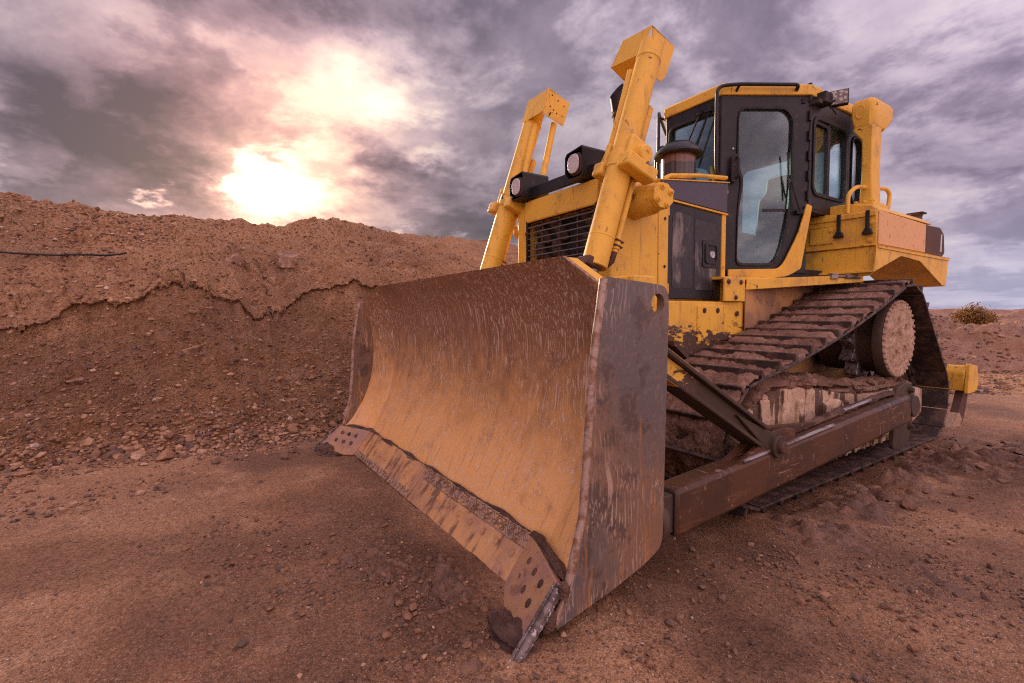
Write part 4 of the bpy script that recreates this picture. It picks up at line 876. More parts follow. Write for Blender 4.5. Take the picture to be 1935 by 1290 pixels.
# one shoe, local frame: x across, y along travel, z outwards
mb = MB(); hp = pitch / 2
mb.prism([(-hp + .0012, -.004), (hp - .0012, -.004), (hp - .0012, .014), (-hp + .062, .014), (-hp + .050, .068), (-hp + .038, .068), (-hp + .024, .014), (-hp + .0012, .012)], 'x', -HW, HW)
shoe_src = part('track_shoe', mb, 'shoe', None, .004)
mb = MB()
for k in (-1, 1): mb.prism(rounded([(-hp - .02, -.10), (hp + .02, -.10), (hp + .035, -.055), (hp - .02, -.006), (-hp + .01, -.006), (-hp - .035, -.055)], .02), 'x', k * .075 - .02, k * .075 + .02)
mb.cyl((-.11, hp, -.055), (.11, hp, -.055), .03, .03, 14)
link_src = part('chain_link', mb, 'dark_steel', None, .003)
for s in (1, -1):
    mb = MB()
    for k in (-1, 1): mb.tube([(s * XC + k * .05, *(on_loop(t_) * 1.0 + (np.array([-.99, .42]) - on_loop(t_)) * .075)) for t_ in np.linspace(0, LT * .999, 160)], .012, 6)
    tr_ = part('track_chain', mb, 'dark_steel'); mats = []
    for k in range(NSH):
        t0 = (k + .35) * pitch; p = on_loop(t0); q = on_loop(t0 + .02) - on_loop(t0 - .02); q /= np.hypot(*q)
        nrm = np.array([q[1], -q[0]])
        mats.append(Matrix(((-1, 0, 0, s * XC), (0, q[0], nrm[0], p[0]), (0, q[1], nrm[1], p[1]), (0, 0, 0, 1))))
    if s == 1:
        shoe_src.parent = tr_; link_src.parent = tr_
        copies(shoe_src, mats, tr_); copies(link_src, mats, tr_)
    else:
        for src in (shoe_src, link_src):
            for mt in mats: o = src.copy(); col.objects.link(o); o.parent = tr_; o.matrix_local = mt
    # caked mud on the upper run: a crumbly sheet between the grousers
    t_a = tg_len = None
    pts = []; i0 = int(np.argmin(np.hypot(*(loop - tg[2][0]).T))); tA = ld[i0] - .35; i1 = int(np.argmin(np.hypot(*(loop - tg[2][1]).T))); tB = ld[i1] + .75
    ts = np.arange(tA, tB, .014); xs = np.linspace(-HW + .01, HW - .004, 54); V = []
    base = np.array([on_loop(a) for a in ts]); q = np.gradient(base, axis=0); q /= np.hypot(*q.T)[:, None]; nn_ = np.stack([q[:, 1], -q[:, 0]], 1)
    TT, XX = np.meshgrid(ts, xs, indexing='ij'); ph = ((TT / pitch - .35 + .5) % 1.0)
    fill = .041 + .007 * np.sin(ph * math.pi) + fbm(XX * 5 + 3 * s, TT * 5, 4, 111) * .034 + fbm(XX * 20, TT * 20, 4, 113, .7) * .026 + fbm(XX * 2, TT * 1.4, 2, 117) * .024
    fill = fill - .022 * smooth(np.abs(XX), HW - .06, HW)
    fill = np.clip(fill, .006, .056)
    V = np.stack([XX * 1.0 + s * XC, base[:, 0][:, None] + nn_[:, 0][:, None] * fill, base[:, 1][:, None] + nn_[:, 1][:, None] * fill], -1).reshape(-1, 3)
    o = mesh_obj('caked_mud', V, grid_faces(len(ts), len(xs)), M['mud']); o.parent = tr_; o['kind'] = 'stuff'

    # undercarriage: roller frame caked in dried mud
    mb = MB(); fp = rounded([(-2.95, .42), (-2.90, .60), (-2.62, .735), (-2.15, .70), (-1.55, .60), (-1.20, .56), (-.35, .55), (.05, .50), (.05, .25), (-.35, .13), (-2.5, .13), (-2.85, .25)], .06, 6)
    n_ = 26; xsx = [s * 1.09, s * 1.20, s * 1.255, s * 1.285]; V = []; m_ = len(fp)
    ctr = np.mean(np.array(fp), 0)
    for li, (xv, sc_) in enumerate(zip(xsx, (1.0, 1.0, .97, .90))):
        for (y, z) in fp: V.append((xv, ctr[0] + (y - ctr[0]) * (1 - (1 - sc_) * .25), ctr[1] + (z - ctr[1]) * sc_))
    f = [(l * m_ + j, l * m_ + (j + 1) % m_, (l + 1) * m_ + (j + 1) % m_, (l + 1) * m_ + j) for l in range(3) for j in range(m_)] + [tuple(range(m_)), tuple(range(3 * m_, 4 * m_))]
    mb.raw(V, f)
    rf = part('roller_frame', mb, 'mud_dry', None, .0, 50); rf['label'] = 'track roller frame thickly coated in dried pale mud'
    for (y, w, z0, z1) in ((-2.72, .055, .30, .66), (-2.50, .02, .28, .70), (-2.28, .045, .28, .62), (-1.93, .06, .30, .56), (-1.62, .03, .36, .55)):
        part('frame_rib', MB().prism(rounded([(y - w, z0), (y + w, z0), (y + w * .8, z1), (y - w * .9, z1)], .02), 'x', s * 1.27, s * (1.31 + .01 * (y > -2.0))), 'mud_dry', rf, .012)
    part('frame_boss', MB().lathe((s * 1.26, -1.78, .50), (s, 0, 0), [(.08, 0), (.075, .06), (.06, .075), (.03, .075), (.025, .05), (.001, .05)], 20), 'mud_dry', rf, .006)
    mb = MB()
    mud_strip(mb, [(s * 1.20, -2.93, .60), (s * 1.21, -2.68, .735), (s * 1.22, -2.4, .735), (s * 1.21, -2.1, .725), (s * 1.22, -1.8, .69)], .075, 71 + s, .016, .55)
    mud_strip(mb, [(s * 1.13, -2.9, .60), (s * 1.13, -2.5, .75), (s * 1.12, -2.0, .72), (s * 1.14, -1.5, .64), (s * 1.15, -.9, .60), (s * 1.16, -.3, .58)], .085, 75 + s, .016, .5)
    mud_strip(mb, [(s * 1.23, -1.9, .64), (s * 1.24, -1.55, .60), (s * 1.25, -1.1, .585), (s * 1.25, -.6, .575), (s * 1.26, -.25, .57)], .034, 79 + s, .016, .5)
    for k in range(26): 
        y = rng.uniform(-2.9, -.4); noisy_blob(mb, (s * rng.uniform(1.12, 1.28), y, .585 + .15 * math.exp(-((y + 2.45) / .5) ** 2) + rng.uniform(0, .03)), rng.uniform(.018, .05, 3), 200 + k, rough=.5, sub=3)
    part('mud_clods', mb, 'mud', rf, kind='stuff')
    mb = MB(); mb.prism(rounded([(-2.7, .055), (-.1, .055), (.05, .14), (-.05, .24), (-2.7, .24)], .03), 'x', s * 1.15, s * 1.19)
    for y in np.arange(-2.55, -.1, .17): mb.prism([(y, .06), (y + .03, .06), (y + .05, .20), (y + .015, .20)], 'x', s * 1.19, s * 1.215)
    part('roller_guard', mb, 'mud_dry', rf, .006)
    for y in np.linspace(-2.3, -.3, 7): part('track_roller', MB().lathe((s * .86, y, .20), (s, 0, 0), [(.06, 0), (.11, .01), (.11, .04), (.09, .05), (.09, .21), (.11, .22), (.11, .25), (.06, .26)], 18), 'dark_steel', rf)
    mb = MB(); mb.box(min(s * .86, s * 1.10), max(s * .86, s * 1.10), -2.5, -.1, .25, .55); part('frame_core', mb, 'mud_dark', rf)
    for c, nm in ((FI, 'front_idler'), (RI, 'rear_idler')):
        r_ = c[2] - .105; mb = MB(); mb.lathe((s * .92, c[0], c[1]), (s, 0, 0), [(.08, -.05), (.08, 0), (r_ * .8, .02), (r_, 0), (r_, .03), (r_ + .025, .04), (r_ + .025, .10), (r_, .11), (r_, .14), (r_ * .8, .12), (.10, .14), (.10, .20), (.07, .22)], 34)
        part(nm, mb, 'dark_steel')
    # sprocket: toothed ring + drive hub
    mb = MB(); nt = 14; pr = []
    R0 = SP[2] - .075
    for k in range(nt):
        for a, r_ in ((.0, R0 + .03), (.10, R0 + .03), (.20, R0 - .005), (.32, R0 - .045), (.45, R0 - .065), (.55, R0 - .07), (.65, R0 - .065), (.78, R0 - .045), (.90, R0 - .005)):
            th = 2 * math.pi * (k + a) / nt; pr.append((SP[0] + r_ * math.cos(th), SP[1] + r_ * math.sin(th)))
    inn = [(SP[0] + (R0 - .13) * math.cos(a), SP[1] + (R0 - .13) * math.sin(a)) for a in np.arange(40) * math.pi / 20]
    mb.ring((s * .935, 0, 0), (0, 1, 0), (0, 0, 1), pr, inn, (s * .105, 0, 0)); sp_ = part('sprocket', mb, 'bright', None, .004, 30)
    hb = MB(); hb.lathe((s * .70, SP[0], SP[1]), (s, 0, 0), [(.20, 0), (.30, .02), (.30, .25), (.315, .26), (.325, .30), (.325, .335), (.30, .345), (.305, .40), (.318, .44), (.330, .47), (.345, .475), (.345, .53), (.335, .545), (.318, .545), (.312, .512), (.02, .512)], 48)
    hub = part('final_drive', hb, 'dark_steel', None); hub['label'] = 'mud plastered final drive hub inside the track'
    # mud plate on the hub face, with bolt heads round the rim and recesses
    nr, na = 34, 120; V = []; f = []
    rr_ = np.linspace(0, .335, nr); aa = np.arange(na) * 2 * math.pi / na; RR, AA = np.meshgrid(rr_, aa, indexing='ij')
    yy_ = SP[0] + RR * np.cos(AA); zz_ = SP[1] + RR * np.sin(AA)
    hgt = .012 + fbm(yy_ * 26, zz_ * 26, 4, 121) * .014 + fbm(yy_ * 70, zz_ * 70, 2, 123) * .008
    hgt = hgt - .024 * (RR < .065) - .006 * ((RR > .235) & (RR < .245))
    for a in np.arange(5) * 2 * math.pi / 5 + .5: 
        dd = np.hypot(yy_ - SP[0] - .155 * math.cos(a), zz_ - SP[1] - .155 * math.sin(a)); hgt = hgt - .036 * (1 - smooth(dd, .028, .042))
    hgt = np.where(RR > .33, -.004, hgt)
    o = mesh_obj('hub_mud', np.stack([s * (1.253 + hgt), yy_, zz_], -1).reshape(-1, 3), np.concatenate([grid_faces(nr, na), np.stack([np.arange(nr - 1) * na + na - 1, np.arange(1, nr) * na + na - 1, np.arange(1, nr) * na, np.arange(nr - 1) * na], 1)]), M['mud_hub']); o.parent = hub; o['kind'] = 'stuff'
    mbk = MB(); mbk.lathe((0, 0, -.004), (0, 0, 1), [(.015, 0), (.014, .016), (.010, .021), (.001, .022)], 8); src = part('hub_bolt', mbk, 'mud_hub', hub)
    copies(src, [frame((s * 1.255, SP[0] + .325 * math.cos(a), SP[1] + .325 * math.sin(a)), (s, 0, 0)) for a in np.arange(38) * 2 * math.pi / 38], hub)
# ================================================================== BODY AND HOOD
mb = MB(); mb.box(-.58, .58, -2.78, .55, .45, 1.29); mb.box(-.62, .62, -1.80, .50, .62, 1.47)
part('main_frame', mb, 'body_tan', None, .01)
for s in (1, -1):
    mb = MB(); mb.prism(rounded([(-2.82, .84), (-1.83, .84), (-1.83, 1.295), (-2.82, 1.295)], .03), 'x', s * .582, s * .605); ms = part('side_guard', mb, 'yellow_mud', None, .006)
    mb = MB(); mb.prism(rounded([(-2.45, .985), (-1.98, .985), (-1.98, 1.265), (-2.45, 1.265)], .01), 'x', s * .6055, s * .614); part('access_plate', mb, 'yellow_mud', ms, .003)
    mb = MB(); mb.prism([(-2.12, 1.0), (-2.115, 1.0), (-2.115, 1.26), (-2.12, 1.26)], 'x', s * .6142, s * .617); part('plate_seam', mb, 'yellow_mud', ms)
    bolts(ms, [((s * .614, y, z), (s, 0, 0)) for y, z in ((-2.37, 1.225), (-2.20, 1.225), (-1.93, 1.2))], .014, .012, 'dark_steel')
    mb = MB(); mb.prism([(-2.835, 1.02), (-2.44, .72), (-2.44, .70), (-2.835, .98)], 'x', s * .606, s * .70); part('deflector', mb, 'yellow_mud', ms)
# radiator guard: two side cheeks, top header and sill round the grille
GY0, GY1 = -3.32, -2.84
for s in (1, -1):
    mb = MB(); mb.prism(rounded([(GY0, 1.05), (GY1, 1.05), (GY1, 2.12), (GY0 + .02, 2.12), (GY0, 2.02)], .02), 'x', s * .43, s * .555); ck = part('radiator_cheek', mb, 'yellow', None, .014)
    bolts(ck, [((s * .556, -3.02, 1.45), (s, 0, 0))], .022, .03)
    mb = MB(); mb.box(min(s * .40, s * .50), max(s * .40, s * .50), GY1 + .012, -2.72, 1.05, 2.10); part('cheek_post', mb, 'yellow', ck, .01)
    mb = MB(); mb.box(min(s * .50, s * .538), max(s * .50, s * .538), GY1 + .022, -2.71, 1.30, 2.14); part('hinge_post', mb, 'yellow_clean', ck, .006)
    bolts(ck, [((s * .5385, -2.75, z), (s, 0, 0)) for z in (1.55, 1.9)], .008, .008, 'dark_steel')
mb = MB(); mb.prism([(-.435, 2.135), (.435, 2.135), (.435, 1.985), (.40, 1.955), (-.40, 1.955), (-.435, 1.985)], 'y', GY0 - .012, GY0 + .12); hd = part('radiator_header', mb, 'yellow_clean', None, .012)
mb = MB(); mb.box(-.45, .45, GY0 + .05, GY1 - .02, 2.05, 2.145); part('header_top', mb, 'yellow_clean', hd, .01)
mb = MB(); mb.box(-.43, .43, GY0 + .02, GY0 + .12, 1.05, 1.22); part('header_sill', mb, 'yellow', hd, .01)
gr = part('grille', MB().box(-.43, .43, GY0 + .12, GY0 + .13, 1.2, 1.98), 'rubber', None)
mb = MB(); mb.ring((0, GY0 - .004, 0), (1, 0, 0), (0, 0, 1), [(-.425, 1.22), (.425, 1.22), (.425, 1.975), (-.425, 1.975)], [(-.405, 1.24), (.395, 1.24), (.395, 1.955), (-.405, 1.955)], (0, .03, 0)); part('grille_frame', mb, 'black', gr)
src = part('grille_bar', MB().cyl((-.405, 0, 0), (.395, 0, 0), .0055, .0055, 8), 'bar_steel', gr)
copies(src, [Matrix.Translation((0, GY0 + .008, z)) for z in np.arange(1.26, 1.95, .047)], gr)
src = part('grille_rib', MB().box(-.006, .006, -.002, .012, 1.24, 1.955), 'dark_steel', gr); copies(src, [Matrix.Translation((x, GY0 + .016, 0)) for x in (-.22, 0, .2)], gr)
# fan hub and radiator tubes behind the bars
mb = MB()
for x in (-.31, -.10, .27): mb.tube([(x + .05 * math.sin(k * .5) , GY0 + .10 + .01 * math.cos(k), 1.22 + k * .0148) for k in range(50)], .045 + .012 * np.sin(np.arange(50) * 1.6), 10)
part('fan_guard_coil', mb, 'pipe_rust', gr)
bolts(gr, [((.40, GY0 - .005, 1.88), (0, -1, 0)), ((-.41, GY0 - .005, 1.87), (0, -1, 0))], .013, .014, 'pipe_rust')
mb = MB(); mb.tube([(.29, GY0 - .01, 1.40), (.29, GY0 - .03, 1.56), (.31, GY0 - .03, 1.60), (.42, GY0 - .02, 1.60)], .011, 8, .03); part('grab_hook', mb, 'black', gr)
mb = MB(); mb.box(.30, .43, GY0 - .07, GY0 - .01, 1.40, 1.50); part('hose_block', mb, 'yellow', gr, .012)

# hood, engine doors
mb = MB(); mb.prism([(-2.84, 2.10), (-1.90, 2.24), (-1.90, 2.20), (-2.84, 2.0)], 'x', -.50, .50)
mb.prism([(-2.84, 1.30), (-1.88, 1.30), (-1.88, 2.22), (-2.84, 2.05)], 'x', -.47, .47); hood = part('hood', mb, 'yellow', None, .012)
for s in (1, -1):
    mb = MB(); mb.prism([(-2.775, 2.178), (-1.945, 2.275), (-1.955, 2.035), (-2.695, 2.065), (-2.775, 2.09)], 'x', s * .505, s * .522); up = part('upper_panel', mb, 'grey_panel', hood, .004); up['label'] = 'plain grey blue panel above the engine door'
    mb = MB(); mb.prism([(-2.80, 2.188), (-1.93, 2.288), (-1.93, 2.279), (-2.80, 2.179)], 'x', s * .38, s * .528); mb.prism([(-2.72, 2.058), (-1.945, 2.026), (-1.945, 2.012), (-2.72, 2.044)], 'x', s * .50, s * .528); part('panel_lip', mb, 'yellow', hood, .002)
    mb = MB(); mb.tube([(s * .50, -2.72, 2.20), (s * .50, -2.66, 2.235), (s * .50, -2.3, 2.29), (s * .50, -1.94, 2.325)], .016, 10, .04); part('hood_rail', mb, 'yellow_clean', hood)
    dr = part('engine_door', MB().prism([(-2.69, 1.315), (-2.02, 1.315), (-2.02, 2.008), (-2.69, 2.04)], 'x', s * .472, s * .515), 'black', hood, .006)
    mb = MB(); mb.prism(rounded([(-2.635, 1.40), (-2.395, 1.40), (-2.395, 1.955), (-2.58, 1.975), (-2.635, 1.94)], .02), 'x', s * .5152, s * .5175); mb.prism(rounded([(-2.365, 1.39), (-2.09, 1.39), (-2.09, 1.92), (-2.365, 1.945)], .02), 'x', s * .5152, s * .5175); part('perforated_panel', mb, 'perf', hood)
    mb = MB(); mb.prism(rounded([(-2.275, 1.57), (-2.06, 1.57), (-2.06, 1.79), (-2.275, 1.79)], .03), 'x', s * .5178, s * .527); mb.ring((s * .5272, 0, 0), (0, 1, 0), (0, 0, 1), rrect(-2.25, -2.085, 1.60, 1.765, .03), rrect(-2.23, -2.105, 1.62, 1.745, .02), (s * .008, 0, 0)); lk = part('latch_plate', mb, 'black', hood, .003)
    mb = MB(); mb.lathe((s * .5275, -2.16, 1.675), (s, 0, 0), [(.028, 0), (.026, .012), (.020, .012), (.018, .006), (.001, .006)], 18); mb.obox((s * .535, -2.16, 1.675), (.004, 0, 0), (0, .004, 0), (0, 0, .02)); part('lock', mb, 'reflector', hood)
    mb = MB(); mb.box(min(s * .47, s * .52), max(s * .47, s * .52), -2.012, -1.96, 1.29, 2.02); part('door_post', mb, 'yellow_clean', hood, .006)
    mb = MB()
    for z in (1.93, 1.35): mb.cyl((s * .522, -2.70, z), (s * .522, -2.70, z + .075), .014, .014, 10)
    part('hinge', mb, 'yellow', hood)
# pre-cleaner bowl
pc = (.25, -2.24); mb = MB(); mb.lathe((pc[0], pc[1], 2.22), (0, 0, 1), [(.10, 0), (.125, .02), (.125, .10), (.137, .11), (.140, .34)], 36); bw = part('air_precleaner', mb, 'bowl')
mb = MB(); mb.lathe((pc[0], pc[1], 2.52), (0, 0, 1), [(.19, -.012), (.197, 0), (.190, .02), (.15, .062), (.12, .082), (.118, .092), (.09, .10), (.02, .104)], 40); part('rain_cap', mb, 'black', bw)
# exhaust stack
mb = MB(); ex = (-.1, -2.58); mb.cyl((ex[0], ex[1], 2.1), (ex[0], ex[1], 2.93), .052, .052, 20); mb.cyl((ex[0], ex[1], 2.885), (ex[0], ex[1], 2.90), .060, .060, 20); st_ = part('exhaust_stack', mb, 'pipe_rust')
mb = MB(); n_ = 24; th = np.arange(n_) * 2 * math.pi / n_
lo = np.stack([ex[0] + .058 * np.cos(th), ex[1] + .058 * np.sin(th), np.full(n_, 2.925)], 1); hi = np.stack([ex[0] + .062 * np.cos(th), ex[1] - .02 + .062 * np.sin(th), 3.095 + .075 * np.sin(th)], 1)
loi = np.stack([ex[0] + .052 * np.cos(th), ex[1] + .052 * np.sin(th), np.full(n_, 2.935)], 1); hii = np.stack([ex[0] + .055 * np.cos(th), ex[1] - .02 + .055 * np.sin(th), 3.094 + .075 * np.sin(th)], 1)
V = np.concatenate([lo, hi, hii, loi]); f = [(l * n_ + i, l * n_ + (i + 1) % n_, (l + 1) * n_ + (i + 1) % n_, (l + 1) * n_ + i) for l in range(3) for i in range(n_)] + [tuple(range(3 * n_, 4 * n_))]
mb.raw(V, f); part('slash_cut_tip', mb, 'rubber', st_)

# head lamps on a bar
mb = MB(); mb.box(-.34, .42, -3.34, -3.31, 2.15, 2.235); bar = part('lamp_bar', mb, 'black', None, .004)
for x0, x1, zc in ((.195, .385, 2.25), (-.525, -.33, 2.25)):
    y0, y1 = -3.42, -3.16; oc = [(x0, zc - .06), (x0 + .035, zc - .105), (x1 - .02, zc - .105), (x1, zc - .09), (x1, zc + .09), (x1 - .01, zc + .105), (x0 + .02, zc + .085), (x0, zc + .06)]
    ic = [(a + (.008 if a < (x0 + x1) / 2 else -.008), b + (.008 if b < zc else -.008)) for a, b in oc]
    mb = MB(); mb.ring((0, y0, 0), (1, 0, 0), (0, 0, 1), oc, ic, (0, y1 - y0, 0)); lh = part('lamp_housing', mb, 'black', bar, .003, 30)
    part('lamp_back', MB().prism(ic, 'y', y1 - .012, y1 - .004), 'rubber', bar)
    mb = MB(); xm = (x0 + x1) / 2 - .005
    mb.extr([(a, y0 + .012, b) for a, b in rrect(xm - .068, xm + .072, zc - .078, zc + .078, .055)], (0, .07, 0)); part('lamp_body', mb, 'pipe_rust', bar, .012)
    mb = MB(); pts = rrect(xm - .056, xm + .060, zc - .066, zc + .066, .05); mb.extr([(a, y0 - .006, b) for a, b in pts], (0, .012, 0)); part('lamp_lens', mb, 'lens', bar, .006)

# ================================================================== LIFT CYLINDERS
ca = V3(0, .5, 1.45); ca /= np.linalg.norm(ca); cb = V3(0, -ca[2], ca[1])
for s in (1, -1):
    base = V3(s * .66, -3.55, 1.55); P = lambda t_, dx=0, df=0: base + ca * t_ + V3(s * dx, 0, 0) + cb * df
    mb = MB(); mb.cyl(P(-.06), P(.62), .083, .083, 32); mb.cyl(P(.60), P(.71), .089, .089, 32); mb.cyl(P(.70), P(1.53), .079, .079, 32); mb.cyl(P(1.40), P(1.42), .083, .083, 32); mb.cyl(P(.13), P(.145), .0845, .0845, 32); lc = part('lift_cylinder', mb, 'yellow', None, .005)
    mb = MB(); mb.cyl(P(-.60), P(-.05), .038, .038, 20); part('piston_rod', mb, 'bright', lc)
    mb = MB(); mb.obox(P(-.05, 0, .04), V3(.055, 0, 0), cb * .06, ca * .03); part('rod_gland', mb, 'pipe_rust', lc, .01)
    mb = MB(); mb.prism(rounded([(-3.92, .86), (-3.70, .86), (-3.66, 1.0), (-3.80, 1.06), (-3.95, 1.0)], .04), 'x', s * .60, s * .63); mb.prism(rounded([(-3.92, .86), (-3.70, .86), (-3.66, 1.0), (-3.80, 1.06), (-3.95, 1.0)], .04), 'x', s * .69, s * .72); mb.cyl((s * .59, -3.76, .95), (s * .73, -3.76, .95), .035, .035, 16); part('blade_lug', mb, 'yellow_mud', lc, .004)
    # yoke: collar, outboard trunnion plate with boss, clamp blocks, inboard arm
    tq = .665
    mb = MB(); 
    for k, w in ((1, 1.0), (-1, 1.0)):
        mb.obox(P(tq + .02, k * .098, -.03), V3(.020, 0, 0), cb * .095, ca * .115)
    mb.obox(P(tq - .06, .125, -.035), V3(.052, 0, 0), cb * .135, ca * .045); mb.obox(P(tq - .06, -.115, -.035), V3(.045, 0, 0), cb * .125, ca * .045)
    mb.obox(P(tq + .01, 0, -.115), V3(.118, 0, 0), cb * .022, ca * .10)
    yk = part('yoke', mb, 'yellow', lc, .014)
    mb = MB(); mb.lathe(P(tq + .035, .116, -.045), (s, 0, 0), [(.066, 0), (.066, .02), (.060, .022), (.056, .022), (.056, .045), (.048, .052), (.02, .052), (.016, .046), (.001, .046)], 30); part('trunnion_cap', mb, 'yellow', lc)
    # bearing housing bolted to the radiator guard
    mb = MB(); mb.lathe((s * .42, -3.10, 1.965), (s, 0, 0), [(.120, 0), (.112, .16), (.104, .30), (.088, .33), (.088, .375), (.001, .375)], 30); bh = part('yoke_bearing', mb, 'yellow', lc, .006)
    mb = MB(); mb.prism([(-3.10 + .100 * math.cos(a), 1.965 + .088 * math.sin(a)) for a in np.arange(8) * math.pi / 4 + .39], 'x', s * .795, s * .815); part('bearing_cap', mb, 'yellow', lc, .006)
    bolts(lc, [((s * .815, -3.10 + .066 * math.cos(a), 1.965 + .060 * math.sin(a)), (s, 0, 0)) for a in (.5, 1.9, 3.6, 5.1)], .015, .020)
    # hydraulic pipes
    mb = MB(); mb.tube([P(1.36, -.11, .03), P(1.1, -.115, .02), P(.80, -.14, .0), P(.70, -.17, 0)], .026, 12, .1); mb.tube([P(1.42, -.19, -.10), P(1.1, -.20, -.12), P(.84, -.26, -.10), P(.62, -.26, -.06)], .027, 12, .14); mb.tube([P(1.12, .0, -.112), P(.82, 0, -.112)], .030, 14); mb.cyl(P(1.11, 0, -.112), P(1.14, 0, -.112), .03, .012, 14)
    mb.tube([P(.58, .03, -.108), P(.08, .03, -.108)], .021, 12); mb.cyl(P(.10, .03, -.108), P(.17, .03, -.108), .028, .028, 14)
    part('hydraulic_pipe', mb, 'yellow', lc)
    mb = MB(); mb.obox(P(.12, .03, -.108), V3(.032, 0, 0), cb * .032, ca * .004); mb.obox(P(.155, .03, -.108), V3(.032, 0, 0), cb * .032, ca * .004); mb.tube([P(.10, .03, -.108), P(.02, .03, -.105), P(-.02, .0, -.09)], .02, 10); part('pipe_clamp', mb, 'pipe_rust', lc)
    # sheet metal guard on the cylinder head
    mb = MB()
    if s == 1:
        fr4 = [V3(.44, -3.10, 3.11), V3(.70, -3.10, 3.09), V3(.63, -3.14, 2.925), V3(.37, -3.14, 2.945)]; mb.extr(fr4, V3(0, .006, 0))
        sd4 = [V3(.55, -2.92, 3.215), V3(.55, -2.68, 3.14), V3(.55, -2.78, 2.90), V3(.55, -2.83, 2.855), V3(.55, -2.95, 2.885)]; mb.extr(sd4, V3(-.006, 0, 0))
        mb.raw([fr4[0], fr4[1], sd4[0], V3(.40, -2.95, 3.20)], [(0, 1, 2, 3)]); mb.raw([fr4[0] - V3(0, 0, .006), fr4[1] - V3(0, 0, .006), sd4[0] - V3(0, 0, .006), V3(.40, -2.95, 3.194)], [(3, 2, 1, 0)])
        bt = [V3(.37, -3.14, 2.945), V3(.37, -2.98, 2.87), V3(.56, -2.98, 2.855), V3(.60, -3.14, 2.925)]; mb.extr(bt, V3(0, 0, .006))
        part('hose_guard', mb, 'yellow_clean', lc, .0025)
    else:
        x0, x1 = -.72, -.41; FT = V3(0, -3.09, 3.12)
        Q = lambda x, a, b: V3(x, 0, 0) + FT - cb * a - ca * b
        mb.extr([Q(x0, 0, 0), Q(x1, 0, 0), Q(x1, 0, .225), Q(x0, 0, .225)], -cb * .006)
        mb.extr([Q(x0, .006, 0), Q(x1, .006, 0), Q(x1, .24, 0), Q(x0, .24, 0)], -ca * .006)
        mb.extr([Q(x1, .006, .006), Q(x1, .24, .006), Q(x1, .24, .225), Q(x1, .03, .235), Q(x1, .006, .225)], V3(-.006, 0, 0))
        hg = part('hose_guard', mb, 'yellow_clean', lc, .0025)
        bolts(lc, [(Q(x1 + .001, a, b), (1, 0, 0)) for a, b in ((.05, .04), (.12, .05), (.19, .06), (.20, .15), (.06, .14), (.10, .15), (.14, .16), (.08, .19))], .004, .003, 'rubber')

# ================================================================== CAB
ZB, ZT = 1.56, 3.125
def plan(e=0.0): return [(-.30 - e * .5, -1.72 - e), (.30 + e * .5, -1.72 - e), (.72 + e, -1.05 - e * .6), (.735 + e, .06 + e), (-.735 - e, .06 + e), (-.72 - e, -1.05 - e * .6)]
mb = MB(); mb.prism(plan(-.012), 'z', 1.50, 1.60); cab = part('cab', mb, 'black', None, .004); cab['label'] = 'black framed operator cab with large windows'
part('cab_ceiling', MB().prism(plan(-.015), 'z', 3.02, 3.122), 'black', cab)
mb = MB(); pa, pb, pcn = plan(.02), plan(.022), plan(-.05)
V = [(x, y, 3.122) for x, y in pa] + [(x, y, 3.21) for x, y in pb] + [(x, y, 3.25) for x, y in pcn]; f = [(l * 6 + i, l * 6 + (i + 1) % 6, (l + 1) * 6 + (i + 1) % 6, (l + 1) * 6 + i) for l in range(2) for i in range(6)] + [tuple(range(6)), tuple(range(12, 18))]
mb.raw(V, f); part('roof', mb, 'yellow_clean', cab, .008)
Zu = V3(0, 0, 1)
def window_panel(nm, o, ex_, outer, inner, nrm, glass=True, frm=.018, mat='black'):
    """panel in the frame (o, ex_, z) with an opening, rubber seal and pane"""
    o = np.asarray(o, float); ex_ = np.asarray(ex_, float); nrm = np.asarray(nrm, float)
    pn = part(nm, MB().ring(o, ex_, Zu, outer, inner, -nrm * .035), mat, cab, .004, 30)
    c = np.mean(np.asarray(inner), 0); grow = lambda k: [tuple(c + (np.asarray(q) - c) * (1 + k / np.linalg.norm(np.asarray(q) - c))) for q in inner]
    part('window_seal', MB().ring(o + nrm * .001, ex_, Zu, grow(frm), grow(-.008), nrm * .012), 'rubber', cab, .005, 30)
    if glass:
        g_ = grow(.004); P3 = [o - nrm * .016 + ex_ * a + Zu * b for a, b in g_]
        part('window_pane', MB().extr(P3, -nrm * .005), 'glass', cab)
    return pn
